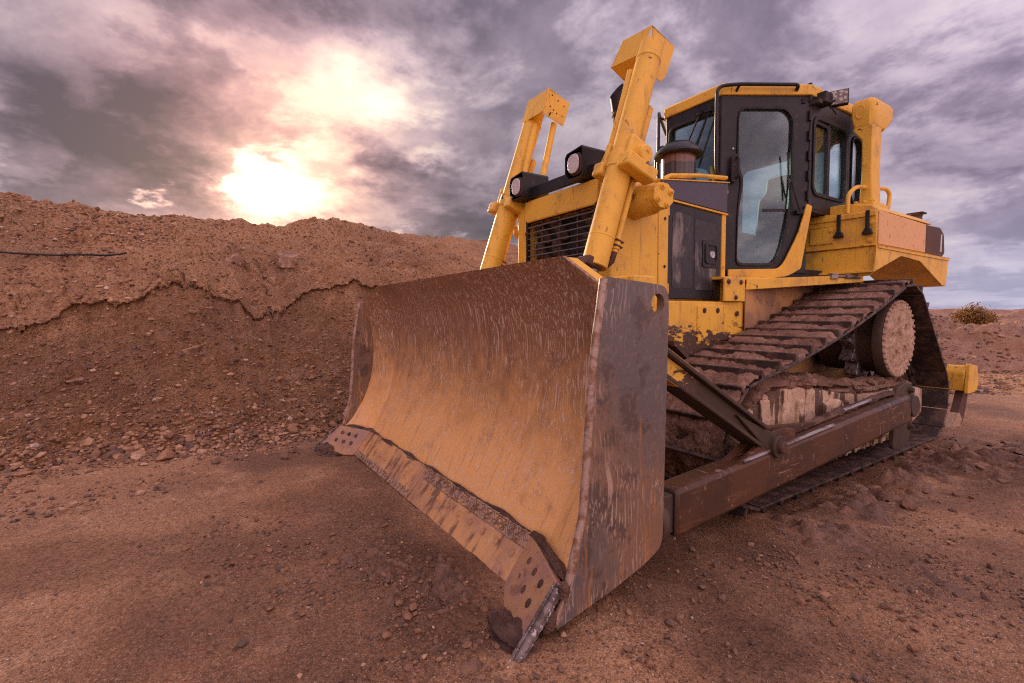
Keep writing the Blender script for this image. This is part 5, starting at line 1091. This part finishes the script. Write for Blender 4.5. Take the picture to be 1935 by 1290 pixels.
# windscreen (front face)
window_panel('windscreen_frame', (0, -1.72, 0), (1, 0, 0), [(-.30, ZB), (.30, ZB), (.30, ZT), (-.30, ZT)], rounded([(-.25, 2.05), (.27, 2.05), (.27, 2.96), (.20, 3.0), (-.22, 3.0), (-.25, 2.96)], [.05, .05, .05, .05, .04, .05]), (0, -1, 0))
for s in (1, -1):
    A = V3(s * .30, -1.72, 0); B = V3(s * .72, -1.05, 0); dl = np.linalg.norm(B - A); ed = (B - A) / dl; nd = np.cross(ed, Zu); nd = nd if nd[0] * s > 0 else -nd
    inn = rounded([(.155, 1.645), (.50, 1.645), (.555, 1.78), (.615, 2.08), (.635, 2.32), (.635, 2.93), (.57, 3.01), (.185, 3.01), (.15, 2.95), (.15, 2.53), (.20, 2.38), (.16, 2.12)], [.06, .07, .1, .1, .1, .06, .07, .06, .06, .05, .08, .2], 5)
    dn = window_panel('door', A, ed, [(0, ZB), (dl, ZB), (dl, ZT), (0, ZT)], inn, nd)
    dn['label'] = 'angled black cab door with a tall window'
    # yellow sill plate sweeping up behind the door
    sill = rounded([(.07, 1.51), (.376, 1.502), (.614, 1.535), (.727, 1.60), (.815, 2.15), (.767, 2.175), (.695, 1.91), (.572, 1.655), (.52, 1.60), (.07, 1.595)], [.01, .05, .05, .02, .01, .01, .08, .06, .05, .01], 4)
    part('sill_plate', MB().extr([A + nd * .016 + ed * a + Zu * b for a, b in sill], nd * .02), 'yellow_clean', cab, .004)
    mb = MB(); hp_ = A + nd * .03; mb.extr([hp_ + ed * a + Zu * b for a, b in rrect(.075, .140, 2.36, 2.60, .02)], nd * .02); mb.tube([hp_ + ed * .118 + nd * .02 + Zu * 2.39, hp_ + ed * .118 + nd * .06 + Zu * 2.40, hp_ + ed * .118 + nd * .06 + Zu * 2.56, hp_ + ed * .118 + nd * .02 + Zu * 2.57], .011, 8, .02); part('door_handle', mb, 'rubber', cab, .003)
    mb = MB(); mb.tube([A + nd * .045 + ed * .70 + Zu * 2.10, A + nd * .05 + ed * .63 + Zu * 2.30, A + nd * .045 + ed * .60 + Zu * 2.42], .008, 8); mb.tube([A + nd * .04 + ed * .575 + Zu * 2.62, A + nd * .035 + ed * .61 + Zu * 2.22], .007, 6); mb.obox(A + nd * .03 + ed * .70 + Zu * 2.10, ed * .03, nd * .02, Zu * .018); part('wiper', mb, 'rubber', cab)
    for k in np.linspace(2.25, 2.95, 5): part('door_hinge', MB().cyl(B - ed * .005 + nd * .014 + Zu * (k - .045), B - ed * .005 + nd * .014 + Zu * (k + .045), .012, .012, 10), 'black', cab)
    for a, b in ((.105, 2.66), (.128, 2.605)): part('door_stud', MB().cyl(A + nd * .001 + ed * a + Zu * b, A + nd * .012 + ed * a + Zu * b, .008, .008, 10), 'reflector', cab)
    # side window with two sliding panes, rear quarter light
    xs_ = s * .73
    inn = rrect(-.985, -.375, 2.285, 2.945, .08)
    window_panel('side_panel', (xs_, 0, 0), (0, 1, 0), [(-1.05, 2.14), (-.305, 2.14), (-.305, ZT), (-1.05, ZT)], inn, (s, 0, 0), True, .03)
    part('side_skirt', MB().box(min(s * .47, s * .50), max(s * .47, s * .50), -1.20, .06, ZB, 2.12), 'black', cab)
    part('cab_overhang', MB().prism([(s * .50, -1.38), (s * .70, -1.06), (s * .729, -1.04), (s * .729, .055), (s * .50, .055)], 'z', 2.115, 2.139), 'black', cab)
    mb = MB(); mb.box(min(xs_ + s * .004, xs_ - s * .03), max(xs_ + s * .004, xs_ - s * .03), -.725, -.68, 2.27, 2.96); mb.ring((xs_ - s * .004, 0, 0), (0, 1, 0), (0, 0, 1), rrect(-.99, -.70, 2.275, 2.93, .06), rrect(-.965, -.725, 2.30, 2.90, .05), (s * .006, 0, 0)); part('window_slider', mb, 'rubber', cab, .003)
    window_panel('quarter_panel', (xs_, 0, 0), (0, 1, 0), [(-.303, 2.14), (.06, 2.14), (.06, ZT), (-.303, ZT)], rrect(-.24, -.02, 2.30, 2.93, .10), (s, 0, 0), True, .022)
window_panel('rear_panel', (0, .06, 0), (1, 0, 0), [(-.735, ZB), (.735, ZB), (.735, ZT), (-.735, ZT)], rrect(-.58, .58, 2.15, 2.95, .08), (0, 1, 0))
# interior
mb = MB(); mb.box(-.26, .26, -.62, -.12, 1.62, 1.98); mb.prism(rounded([(-.26, 1.95), (.26, 1.95), (.22, 2.50), (.14, 2.56), (.13, 2.72), (-.13, 2.72), (-.14, 2.56), (-.22, 2.50)], .05), 'y', -.22, -.08); part('seat', mb, 'seat', cab, .03)
mb = MB(); mb.box(-.50, -.30, -.95, -.1, 1.6, 2.14); mb.box(.30, .48, -.85, -.1, 1.6, 2.08); part('armrest_console', mb, 'seat', cab, .02)
mb = MB(); mb.prism([(-1.66, 1.6), (-1.30, 1.6), (-1.34, 2.02), (-1.52, 2.14), (-1.66, 2.10)], 'x', -.26, .24); part('dashboard', mb, 'seat', cab, .02)
mb = MB(); mb.tube([(.36, -.78, 2.05), (.38, -.85, 2.28)], .014, 8); mb.lathe((.38, -.85, 2.26), (0, -.1, 1), [(.02, 0), (.035, .03), (.02, .06)], 12); mb.tube([(-.40, -.9, 2.1), (-.40, -.96, 2.32)], .014, 8); part('control_lever', mb, 'rubber', cab)
mb = MB(); mb.tube([(.20, -1.752, 3.02), (.03, -1.765, 2.62), (-.03, -1.765, 2.50)], .008, 8); mb.tube([(.10, -1.752, 3.02), (-.10, -1.765, 2.64), (-.17, -1.765, 2.52)], .008, 8); mb.obox((.19, -1.745, 3.03), (.03, 0, 0), (0, .02, 0), (0, 0, .02)); mb.obox((.09, -1.745, 3.03), (.03, 0, 0), (0, .02, 0), (0, 0, .02)); part('wiper', mb, 'rubber', cab)
# grab rails
for s in (1, -1):
    A = V3(s * .30, -1.72, 0); B = V3(s * .72, -1.05, 0); ed = (B - A) / np.linalg.norm(B - A); nd = np.cross(ed, Zu); nd = nd if nd[0] * s > 0 else -nd
    mb = MB()
    mb.tube([V3(s * .315, -1.73, 2.36), V3(s * .315, -1.80, 2.44), V3(s * .315, -1.815, 2.62), V3(s * .315, -1.815, 3.17), A + nd * .075 + ed * .10 + Zu * 3.185, A + nd * .075 + ed * .64 + Zu * 3.185, A + nd * .0 + ed * .66 + Zu * 3.155], .0155, 10, .07)
    mb.tube([A + nd * .075 + ed * .12 + Zu * 3.185, A + nd * .012 + ed * .12 + Zu * 3.15], .012, 8)
    part('grab_rail', mb, 'black', cab)
mb = MB(); mb.tube([(-.70, -1.12, 3.10), (-.86, -1.16, 3.10), (-.88, -1.18, 3.0), (-.88, -1.18, 2.30), (-.72, -1.10, 2.24)], .017, 10, .08); part('mirror_rail', mb, 'black', cab)
# work lamp and bracket on the cab corner
wl = MB(); wl.obox((.83, -.80, 3.10), (.008, .022, 0), (.055, -.02, .0), (0, .004, .055)); 
part('work_lamp', MB().obox((.845, -.80, 3.115), V3(.42, -.9, 0) * .028, V3(.9, .42, 0) * .072, V3(0, 0, 1) * .066), 'black', cab, .006)
part('lamp_face', MB().obox((.8576, -.8272, 3.115), V3(.42, -.9, 0) * .0022, V3(.9, .42, 0) * .064, V3(0, 0, 1) * .058), 'led', cab, .002)
mb = MB(); mb.box(.62, .80, -1.06, -1.0, 3.04, 3.075); mb.box(.70, .735, -1.07, -1.045, 3.07, 3.23); mb.obox((.76, -.90, 3.11), (.055, 0, 0), (0, .075, 0), (0, 0, .045)); mb.box(.56, .70, -1.12, -1.08, 3.055, 3.10); mb.tube([(.80, -.86, 3.05), (.83, -.80, 2.98), (.79, -.74, 3.02)], .007, 6, .03); mb.tube([(.70, -1.0, 3.10), (.80, -.9, 3.07), (.83, -.82, 3.10)], .012, 8, .03)
part('lamp_bracket', mb, 'rubber', cab, .003)
mb = MB(); mb.tube([(.55, -.92, 3.21), (.60, -.86, 3.255), (.66, -.56, 3.265), (.70, -.46, 3.235), (.71, -.44, 3.18)], .02, 10, .06); part('roof_rail', mb, 'yellow_clean', cab)

# ================================================================== FENDERS, STEP, SIDE TANK
for s in (1, -1):
    # step platform with fascia
    mb = MB(); mb.prism([(s * .50, -2.14), (s * .62, -2.14), (s * .64, -1.86), (s * 1.0, -.62), (s * .50, -.62)], 'z', 1.475, 1.497); stp = part('step_platform', mb, 'yellow_mud' if s < 0 else 'yellow', None, .004)
    mb = MB(); a0, a1 = V3(s * .643, -1.86, 0), V3(s * 1.003, -.62, 0); e_ = (a1 - a0) / np.linalg.norm(a1 - a0); no = V3(e_[1], -e_[0], 0); no = no if no[0] * s > 0 else -no
    mb.extr([a0 + Zu * 1.395, a1 + Zu * 1.48, a1 + Zu * 1.545, a0 + Zu * 1.485], no * .012); mb.prism([(-2.15, 1.30), (-1.866, 1.30), (-1.866, 1.487), (-2.15, 1.487)], 'x', s * .622, s * .640); part('fascia', mb, 'yellow', stp, .004)
    bolts(stp, [((s * .641, y, z), (s, 0, 0)) for y, z in ((-2.10, 1.455), (-1.93, 1.455), (-2.0, 1.33))], .013, .014, 'pipe_rust')
    pl = []
    mb = MB()
    for i in range(5):
        for j in range(15):
            y = -1.35 + j * .05; x_in = .66 + i * .045; xm = .64 + (y + 1.86) * .29
            if x_in < xm - .03: mb.lathe((s * x_in, y, 1.4968), (0, 0, 1), [(.014, 0), (.011, .006), (.006, .006), (.005, .001)], 8)
    part('grip_stud', mb, 'yellow', stp, kind='stuff')
    mb = MB(); p_ = a1 + no * .012 + Zu * 1.525; mb.tube([p_ - e_ * .22, p_ - e_ * .05], .022, 12); mb.tube([p_ - e_ * .34, p_ - e_ * .22], .013, 10); mb.obox(p_ - e_ * .36, e_ * .035, no * .02, Zu * .025); part('gas_strut', mb, 'bright', stp)
    mb = MB(); mb.prism([(-1.84, 1.42), (-.6, 1.50), (-.6, 1.30), (-1.2, 1.18), (-1.84, .95)], 'x', s * .621, s * .634); part('inner_fender', mb, 'body_tan', stp, .004)
    # side tank / battery box
    bx0, bx1 = s * .505, s * 1.145
    mb = MB(); mb.prism([(-.72, 1.785), (.62, 1.785), (.62, 2.08), (-.72, 2.095)], 'x', bx0, bx1 - s * .006); tk = part('side_tank', mb, 'yellow', None, .010)
    part('tan_cover', MB().prism([(-.705, 1.80), (.40, 1.80), (.40, 2.072), (-.705, 2.082)], 'x', bx1 - s * .005, bx1 + s * .004), 'tan_panel', tk, .002)
    mb = MB(); mb.prism(rounded([(.625, 1.785), (.93, 1.785), (1.02, 1.83), (.98, 2.03), (.86, 2.09), (.625, 2.085)], .03), 'x', s * .80, bx1 - s * .01); part('rear_lamp_pod', mb, 'pipe_rust', tk, .01)
    part('tank_side_strip', MB().prism([(.405, 1.80), (.615, 1.80), (.615, 2.072), (.405, 2.072)], 'x', bx1 - s * .005, bx1 + s * .002), 'pipe_rust', tk)
    part('reflector_strip', MB().prism([(.86, 1.84), (.895, 1.84), (.90, 2.02), (.87, 2.02)], 'x', bx1 - s * .009, bx1 - s * .004), 'reflector', tk)
    mb = MB(); mb.prism([(s * .60, 2.096), (s * 1.14, 2.094), (s * 1.06, 2.16), (s * .86, 2.20), (s * .60, 2.20)], 'y', -.64, .60); part('tank_top', mb, 'yellow', tk, .01)
    # front face: seam, hinged door, rubber latches
    mb = MB(); mb.box(min(s * .535, s * 1.13), max(s * .535, s * 1.13), -.738, -.728, 2.045, 2.088); mb.box(min(s * .515, s * 1.13), max(s * .515, s * 1.13), -.736, -.722, 1.788, 1.80); part('front_ledge', mb, 'yellow', tk, .004)
    mb = MB(); mb.box(min(s * .60, s * .80), max(s * .60, s * .80), -.732, -.7225, 1.845, 1.995); part('small_door', mb, 'yellow', tk, .004)
    bolts(tk, [((s * .785, -.733, 1.965), (0, -1, 0)), ((s * 1.10, -.7225, 1.99), (0, -1, 0)), ((s * 1.09, -.7225, 1.84), (0, -1, 0))], .016, .012)
    for x in (.85, 1.075):
        mb = MB(); mb.box(min(s * (x - .016), s * (x + .016)), max(s * (x - .016), s * (x + .016)), -.752, -.74, 1.93, 2.095); mb.extr([(s * (x - .012), -.756, 1.95), (s * (x + .012), -.756, 1.95), (s * (x + .04), -.756, 1.90), (s * (x + .036), -.756, 1.885), (s * (x - .036), -.756, 1.885), (s * (x - .04), -.756, 1.90)], (0, .03, 0)); mb.box(min(s * (x - .03), s * (x + .03)), max(s * (x - .03), s * (x + .03)), -.75, -.722, 1.905, 1.93); part('rubber_latch', mb, 'rubber', tk, .004)
    mb = MB(); mb.prism([(s * .505, 1.50), (s * 1.10, 1.53), (s * 1.143, 1.60), (s * 1.143, 1.782), (s * .505, 1.782)], 'y', -.715, -.70); part('lower_front', mb, 'yellow', tk, .004)
    part('upper_front', MB().prism([(s * .505, 2.0), (s * .80, 2.0), (s * .80, 2.098), (s * .73, 2.112), (s * .505, 2.112)], 'y', -.7265, -.66), 'yellow', tk, .003)
    # fender arch over the sprocket
    arch = [(-.735, 1.783), (1.06, 1.772), (1.07, 1.735), (1.03, 1.485), (.92, 1.49), (.27, 1.705), (-.20, 1.725), (-.78, 1.555)]
    fd = part('fender', MB().prism(arch, 'x', s * 1.138, s * 1.152), 'yellow', None, .004)
    mb = MB(); und = [(-.78, 1.555), (-.20, 1.725), (.27, 1.705), (.92, 1.49), (1.03, 1.485)]; und2 = [(y, z + .012) for y, z in und][::-1]; mb.prism(und + und2, 'x', s * .63, s * 1.137); part('fender_liner', mb, 'yellow', fd)
    mb = MB(); mb.box(min(s * .60, s * 1.165), max(s * .60, s * 1.165), -.73, 1.075, 1.7835, 1.7845); mb.prism([(-.73, 1.764), (1.075, 1.755), (1.075, 1.783), (-.73, 1.783)], 'x', s * 1.1525, s * 1.162); part('fender_lip', mb, 'yellow', fd, .003)
    mb = MB(); mb.prism([(s * .63, 1.49), (s * 1.137, 1.49), (s * 1.137, 1.76), (s * .63, 1.76)], 'y', 1.035, 1.05); part('fender_tail', mb, 'yellow', fd, .003)
    # tail pipe / filler on the tank
    mb = MB(); mb.cyl((s * .97, .68, 2.06), (s * .97, .68, 2.22), .062, .062, 18); mb.cyl((s * .97, .68, 2.215), (s * .97, .68, 2.232), .068, .068, 18); mb.obox((s * .98, .69, 2.24), (.07, 0, 0), (0, .06, 0), (0, 0, .008)); part('tank_filler', mb, 'pipe_rust', tk, .003)
    # hand rail on the tank
    mb = MB(); mb.tube([(s * .90, -.70, 2.10), (s * .90, -.70, 2.27), (s * .93, -.62, 2.345), (s * .96, -.05, 2.40), (s * .97, .02, 2.36), (s * .97, -.02, 2.19)], .018, 10, .07); part('tank_rail', mb, 'yellow_clean', tk)
# air inlet post behind the cab, left side only
mb = MB(); mb.prism([(.885, 2.16), (1.0, 2.16), (.985, 2.48), (.985, 2.93), (.82, 2.93), (.82, 2.90), (.895, 2.80), (.90, 2.47)], 'y', -.45, -.26); pst = part('inlet_post', mb, 'yellow_clean', None, .012)
mb = MB(); n_ = 6; hx = [(.805, -.455), (.955, -.46), (.995, -.43), (1.0, -.07), (.96, -.02), (.805, -.02)]; hx0 = [(.825, -.445), (.95, -.45), (.985, -.425), (.985, -.20), (.95, -.16), (.825, -.16)]; hx2 = [(.83, -.44), (.95, -.44), (.975, -.41), (.975, -.09), (.95, -.05), (.83, -.05)]
V = [(x, y, 2.915) for x, y in hx0] + [(x, y, 3.02) for x, y in hx] + [(x, y, 3.13) for x, y in hx] + [(x, y, 3.175) for x, y in hx2]; f = [(l * 6 + i, l * 6 + (i + 1) % 6, (l + 1) * 6 + (i + 1) % 6, (l + 1) * 6 + i) for l in range(3) for i in range(6)] + [tuple(range(6)), tuple(range(18, 24))]
mb.raw(V, f); part('inlet_head', mb, 'yellow_clean', pst, .014)
mb = MB(); mb.ring((0, -.4605, 0), (1, 0, 0), (0, 0, 1), [(.88 + .04 * math.cos(a), 3.06 + .062 * math.sin(a)) for a in np.arange(20) * math.pi / 10], [(.88 + .032 * math.cos(a), 3.06 + .054 * math.sin(a)) for a in np.arange(20) * math.pi / 10], (0, .006, 0)); part('oval_boss', mb, 'yellow_clean', pst, .002)
mb = MB(); mb.prism([(.80, -.49), (1.03, -.50), (1.05, -.20), (.80, -.20)], 'z', 2.10, 2.20); mb.prism([(.84, -.475), (1.015, -.48), (1.02, -.235), (.84, -.235)], 'z', 2.20, 2.225); part('post_base', mb, 'yellow', pst, .008)
bolts(pst, [((x, -.46, 2.225), (0, 0, 1)) for x in (.87, .94, 1.0)] + [((.86, -.5, 2.14), (0, -1, 0))], .014, .018)

# ================================================================== RIPPER
mb = MB(); mb.prism(rounded([(1.20, .36), (1.46, .36), (1.50, .45), (1.46, .60), (1.22, .64), (1.18, .56)], .02), 'x', -1.30, 1.30); rp = part('ripper_beam', mb, 'yellow', None, .012)
for x in (-.95, 0, 1.24):
    mb = MB(); mb.prism(rounded([(1.30, .62), (1.42, .62), (1.44, .30), (1.31, .02), (1.08, -.06), (.96, -.04), (1.08, .08), (1.20, .22), (1.28, .36)], [.02, .02, .1, .1, .02, .01, .05, .1, .05]), 'x', x - .035, x + .035); sh = part('ripper_shank', mb, 'pipe_rust', rp, .01)
    mb = MB(); mb.prism(rounded([(.90, -.07), (1.10, -.09), (1.23, .06), (1.13, .14), (.98, .03)], .02), 'x', x - .045, x + .045); part('ripper_tip', mb, 'mud_hub', rp, .01)
for s in (1, -1):
    mb = MB(); mb.prism([(.45, .62), (1.24, .58), (1.24, .42), (.45, .40)], 'x', s * .50, s * .60); part('ripper_arm', mb, 'yellow_mud', rp, .01)
    mb = MB(); mb.prism(rounded([(1.17, .34), (1.48, .34), (1.52, .45), (1.48, .62), (1.2, .66)], .02), 'x', s * 1.301, s * 1.335); part('beam_end', mb, 'yellow', rp, .006)
    part('latch_pin', MB().box(min(s * 1.31, s * 1.38), max(s * 1.31, s * 1.38), 1.42, 1.52, .33, .36), 'bright', rp, .004)
# ================================================================== FAR GROUND, SPOIL, SHRUBS, CABLE
def heap(name, cx, cy, rx, ry, h, seed, mat, n=90, label=None, rot=0.0, z0=-.08):
    a = np.linspace(-1, 1, n); U_, V_ = np.meshgrid(a, a, indexing='ij'); r = np.hypot(U_, V_)
    z = h * np.clip(1 - r ** 1.6, 0, None) ** .9 * (1 + fbm(U_ * 2 + seed, V_ * 2, 4, seed) * .9) + (fbm(U_ * 9, V_ * 9 + seed, 4, seed + 3) * .10 + fbm(U_ * 28, V_ * 28, 3, seed + 5) * .05) * h * smooth(1.0 - r, 0, .3) + z0
    z = np.where(r > 1.0, z0 - .05, z); c_, s_ = math.cos(rot), math.sin(rot); x = U_ * rx; y = V_ * ry
    o = mesh_obj(name, np.stack([cx + x * c_ - y * s_, cy + x * s_ + y * c_, z], -1).reshape(-1, 3), grid_faces(n, n), M[mat]); o['kind'] = 'structure'
    return o
def cam_xy(px, dist):
    d_ = np.array([-0.8344, .5512]) + np.array([.5512, .8344]) * (px - 967.5) / 914.0
    return 2.92 + d_[0] * dist, -5.68 + d_[1] * dist
# rough slope falling away behind the machine
x, y = cam_xy(1742, 12.5); heap('spoil_mound', x, y, 3.6, 2.6, 1.30, 5, 'far_soil', 150, rot=.6)
x, y = cam_xy(1990, 17.0); heap('spoil_mound', x, y, 3.4, 1.6, .50, 9, 'far_soil', 110, rot=.9)
x, y = cam_xy(1870, 30); heap('low_hill', x, y, 6, 3.0, .55, 12, 'far_soil', 100, rot=.9)
x, y = cam_xy(1960, 40); heap('low_hill', x, y, 9, 4, 1.35, 15, 'far_soil', 100, rot=.9)
x, y = cam_xy(1800, 62); heap('low_hill', x, y, 34, 9, 1.55, 18, 'far_soil', 140, rot=.95)
x, y = cam_xy(1935, 75); heap('low_hill', x, y, 40, 10, 1.75, 21, 'far_soil', 140, rot=1.0)
x, y = cam_xy(1700, 90); heap('low_hill', x, y, 60, 12, 2.0, 25, 'far_soil', 140, rot=1.0)
m, t = material('wet_mud'); M['wet'] = m
c = t.mix(t.step(t.noise(t.pos, 1.5, 5, .6), .4, .62), (.36, .30, .29), (.24, .17, .14)); finish(t, c, t.ramp(t.noise(t.pos, 1.5, 5, .6), [(.4, .3), (.62, .85)]), 0, t.bump(t.noise(t.pos, 5, 5), .2, .02))
x, y = cam_xy(1905, 22.5); a = np.linspace(0, 6.283, 60, endpoint=False)
pf = [(x + (5.0 * math.cos(q)) * (1 + .2 * math.sin(3 * q)) * .55 + 2.2 * math.sin(q) * .83 * .4, y + 5.0 * math.cos(q) * .83 - 2.0 * math.sin(q) * .5, .075) for q in a]
o = mesh_obj('mud_flat', [(x, y, .08)] + pf, [(0, i + 1, (i + 1) % 60 + 1) for i in range(60)], M['wet']); o['kind'] = 'structure'

# stones over the far slope
n = 5200; k = rng.random(n)
px_ = rng.uniform(1700, 2050, n); ds = rng.uniform(7, 22, n)
dx = -0.8344 + .5512 * (px_ - 967.5) / 914.0; dy = .5512 + .8344 * (px_ - 967.5) / 914.0
xx = 2.92 + dx * ds; yy = -5.68 + dy * ds
bpy.context.view_layer.update(); dg = bpy.context.evaluated_depsgraph_get()
zz = np.zeros(n); ok = np.ones(n, bool)
terr = [o for o in bpy.data.objects if o.name.split('.')[0] in ('spoil_mound', 'low_hill')]
from mathutils.bvhtree import BVHTree
trees = [BVHTree.FromObject(o, dg) for o in terr]
for i in range(n):
    best = float(ground_h(np.array(xx[i]), np.array(yy[i])))
    for tb in trees:
        hit = tb.ray_cast(Vector((xx[i], yy[i], 8)), Vector((0, 0, -1)))
        if hit[0] is not None: best = max(best, hit[0].z)
    zz[i] = best
sz = np.clip(rng.lognormal(-3.7, .5, n), .01, .09)
keep = (yy > 1.6); stones('rubble', np.stack([xx, yy, zz + sz * .2], 1)[keep], sz[keep], tints(int(keep.sum()), .35), M['stone'], 'loose rubble strewn over the mound behind the machine', 'rubble')

# shrubs
m, t = material('autumn_leaf'); M['leaf'] = m
rc = t.add('ShaderNodeAttribute', attribute_name='tint').outputs['Fac']
finish(t, t.ramp(rc, [(0, (.09, .055, .018)), (.4, (.22, .115, .028)), (.75, (.34, .17, .04)), (1, (.42, .23, .07))]), .7)
m, t = material('grey_leaf'); M['leaf_grey'] = m
rc = t.add('ShaderNodeAttribute', attribute_name='tint').outputs['Fac']
finish(t, t.ramp(rc, [(0, (.06, .05, .05)), (.6, (.15, .12, .115)), (1, (.22, .18, .16))]), .8)
m, t = material('twig'); M['twig'] = m; finish(t, t.mix(t.noise(t.pos, 9, 3), (.10, .06, .04), (.19, .12, .08)), .85)
def shrub(x, y, z, w, h, nl, leafmat, seed, label, leaf=.05, nb=46):
    r2 = np.random.default_rng(seed); e = bpy.data.objects.new('shrub', None); col.objects.link(e); e.location = (x, y, z); tag(e, label, 'shrub')
    mb = MB(); tips = []
    for k in range(nb):
        a = r2.uniform(0, 6.283); ln = r2.uniform(.6, 1.0); lean = r2.uniform(.15, 1.0); p = V3(0, 0, 0) + r2.normal(0, .04 * w, 3) * V3(1, 1, 0); pts = [p]
        for q in range(6):
            f_ = (q + 1) / 6; pts.append(V3(math.cos(a) * lean * w * .5 * f_ ** 1.1, math.sin(a) * lean * w * .5 * f_ ** 1.1, h * ln * f_ ** .85 * (1.05 - .35 * lean)) + r2.normal(0, .03 * w, 3)); tips.append((pts[-1], f_))
        mb.tube(pts, np.linspace(.014, .003, 7) * w * .6, 5)
    o = part('stems', mb, 'twig'); o.parent = e; o.location = (0, 0, 0)
    T_ = np.array([q[0] for q in tips if q[1] > .35]); c_ = T_[r2.integers(0, len(T_), nl)] + r2.normal(0, .075 * w, (nl, 3)); c_[:, 2] = np.maximum(c_[:, 2], .05)
    u_ = r2.normal(0, 1, (nl, 3)); u_ /= np.linalg.norm(u_, axis=1)[:, None]; v_ = np.cross(u_, r2.normal(0, 1, (nl, 3))); v_ /= np.linalg.norm(v_, axis=1)[:, None]; s_ = (leaf * r2.uniform(.5, 1.2, nl))[:, None]
    V = np.stack([c_ - u_ * s_, c_ + v_ * s_ * .45, c_ + u_ * s_, c_ - v_ * s_ * .45], 1).reshape(-1, 3)
    o = mesh_obj('foliage', V, np.arange(nl * 4).reshape(-1, 4), M[leafmat], e, False); at_ = o.data.attributes.new('tint', 'FLOAT', 'POINT'); at_.data.foreach_set('value', np.repeat(np.clip(r2.normal(.55, .22, nl), 0, 1), 4).astype(np.float32)); o['kind'] = 'stuff'
    return e
x, y = cam_xy(1838, 29); shrub(x, y, .15, 1.9, 1.5, 6500, 'leaf', 3, 'yellow brown autumn shrub standing on the far waste ground', .075)
x, y = cam_xy(1789, 33); shrub(x, y, .35, 1.0, .65, 1800, 'leaf_grey', 4, 'small bare grey shrub left of the autumn shrub', .04, 30)

# cable lying over the crust of the bank
pts = []
for y_ in np.linspace(-8.6, -6.28, 40):
    z_t = 1.83 + .012 * math.sin(y_ * 3) + (.04 if y_ > -6.4 else 0) * (y_ + 6.4) / .12; x_, z_ = on_bank(y_, z_t); pts.append((x_ + .015, y_, z_ + .022))
P_ = np.array(pts); K = np.ones(5) / 5
for i in (0, 2): P_[2:-2, i] = np.convolve(P_[:, i], K, 'same')[2:-2]
ob = part('cable', MB().tube(P_, .011, 8), 'rubber'); ob.parent = None; ob.location = (.02, 0, .03); tag(ob, 'thin black cable lying across the left of the bank crust', 'cable')
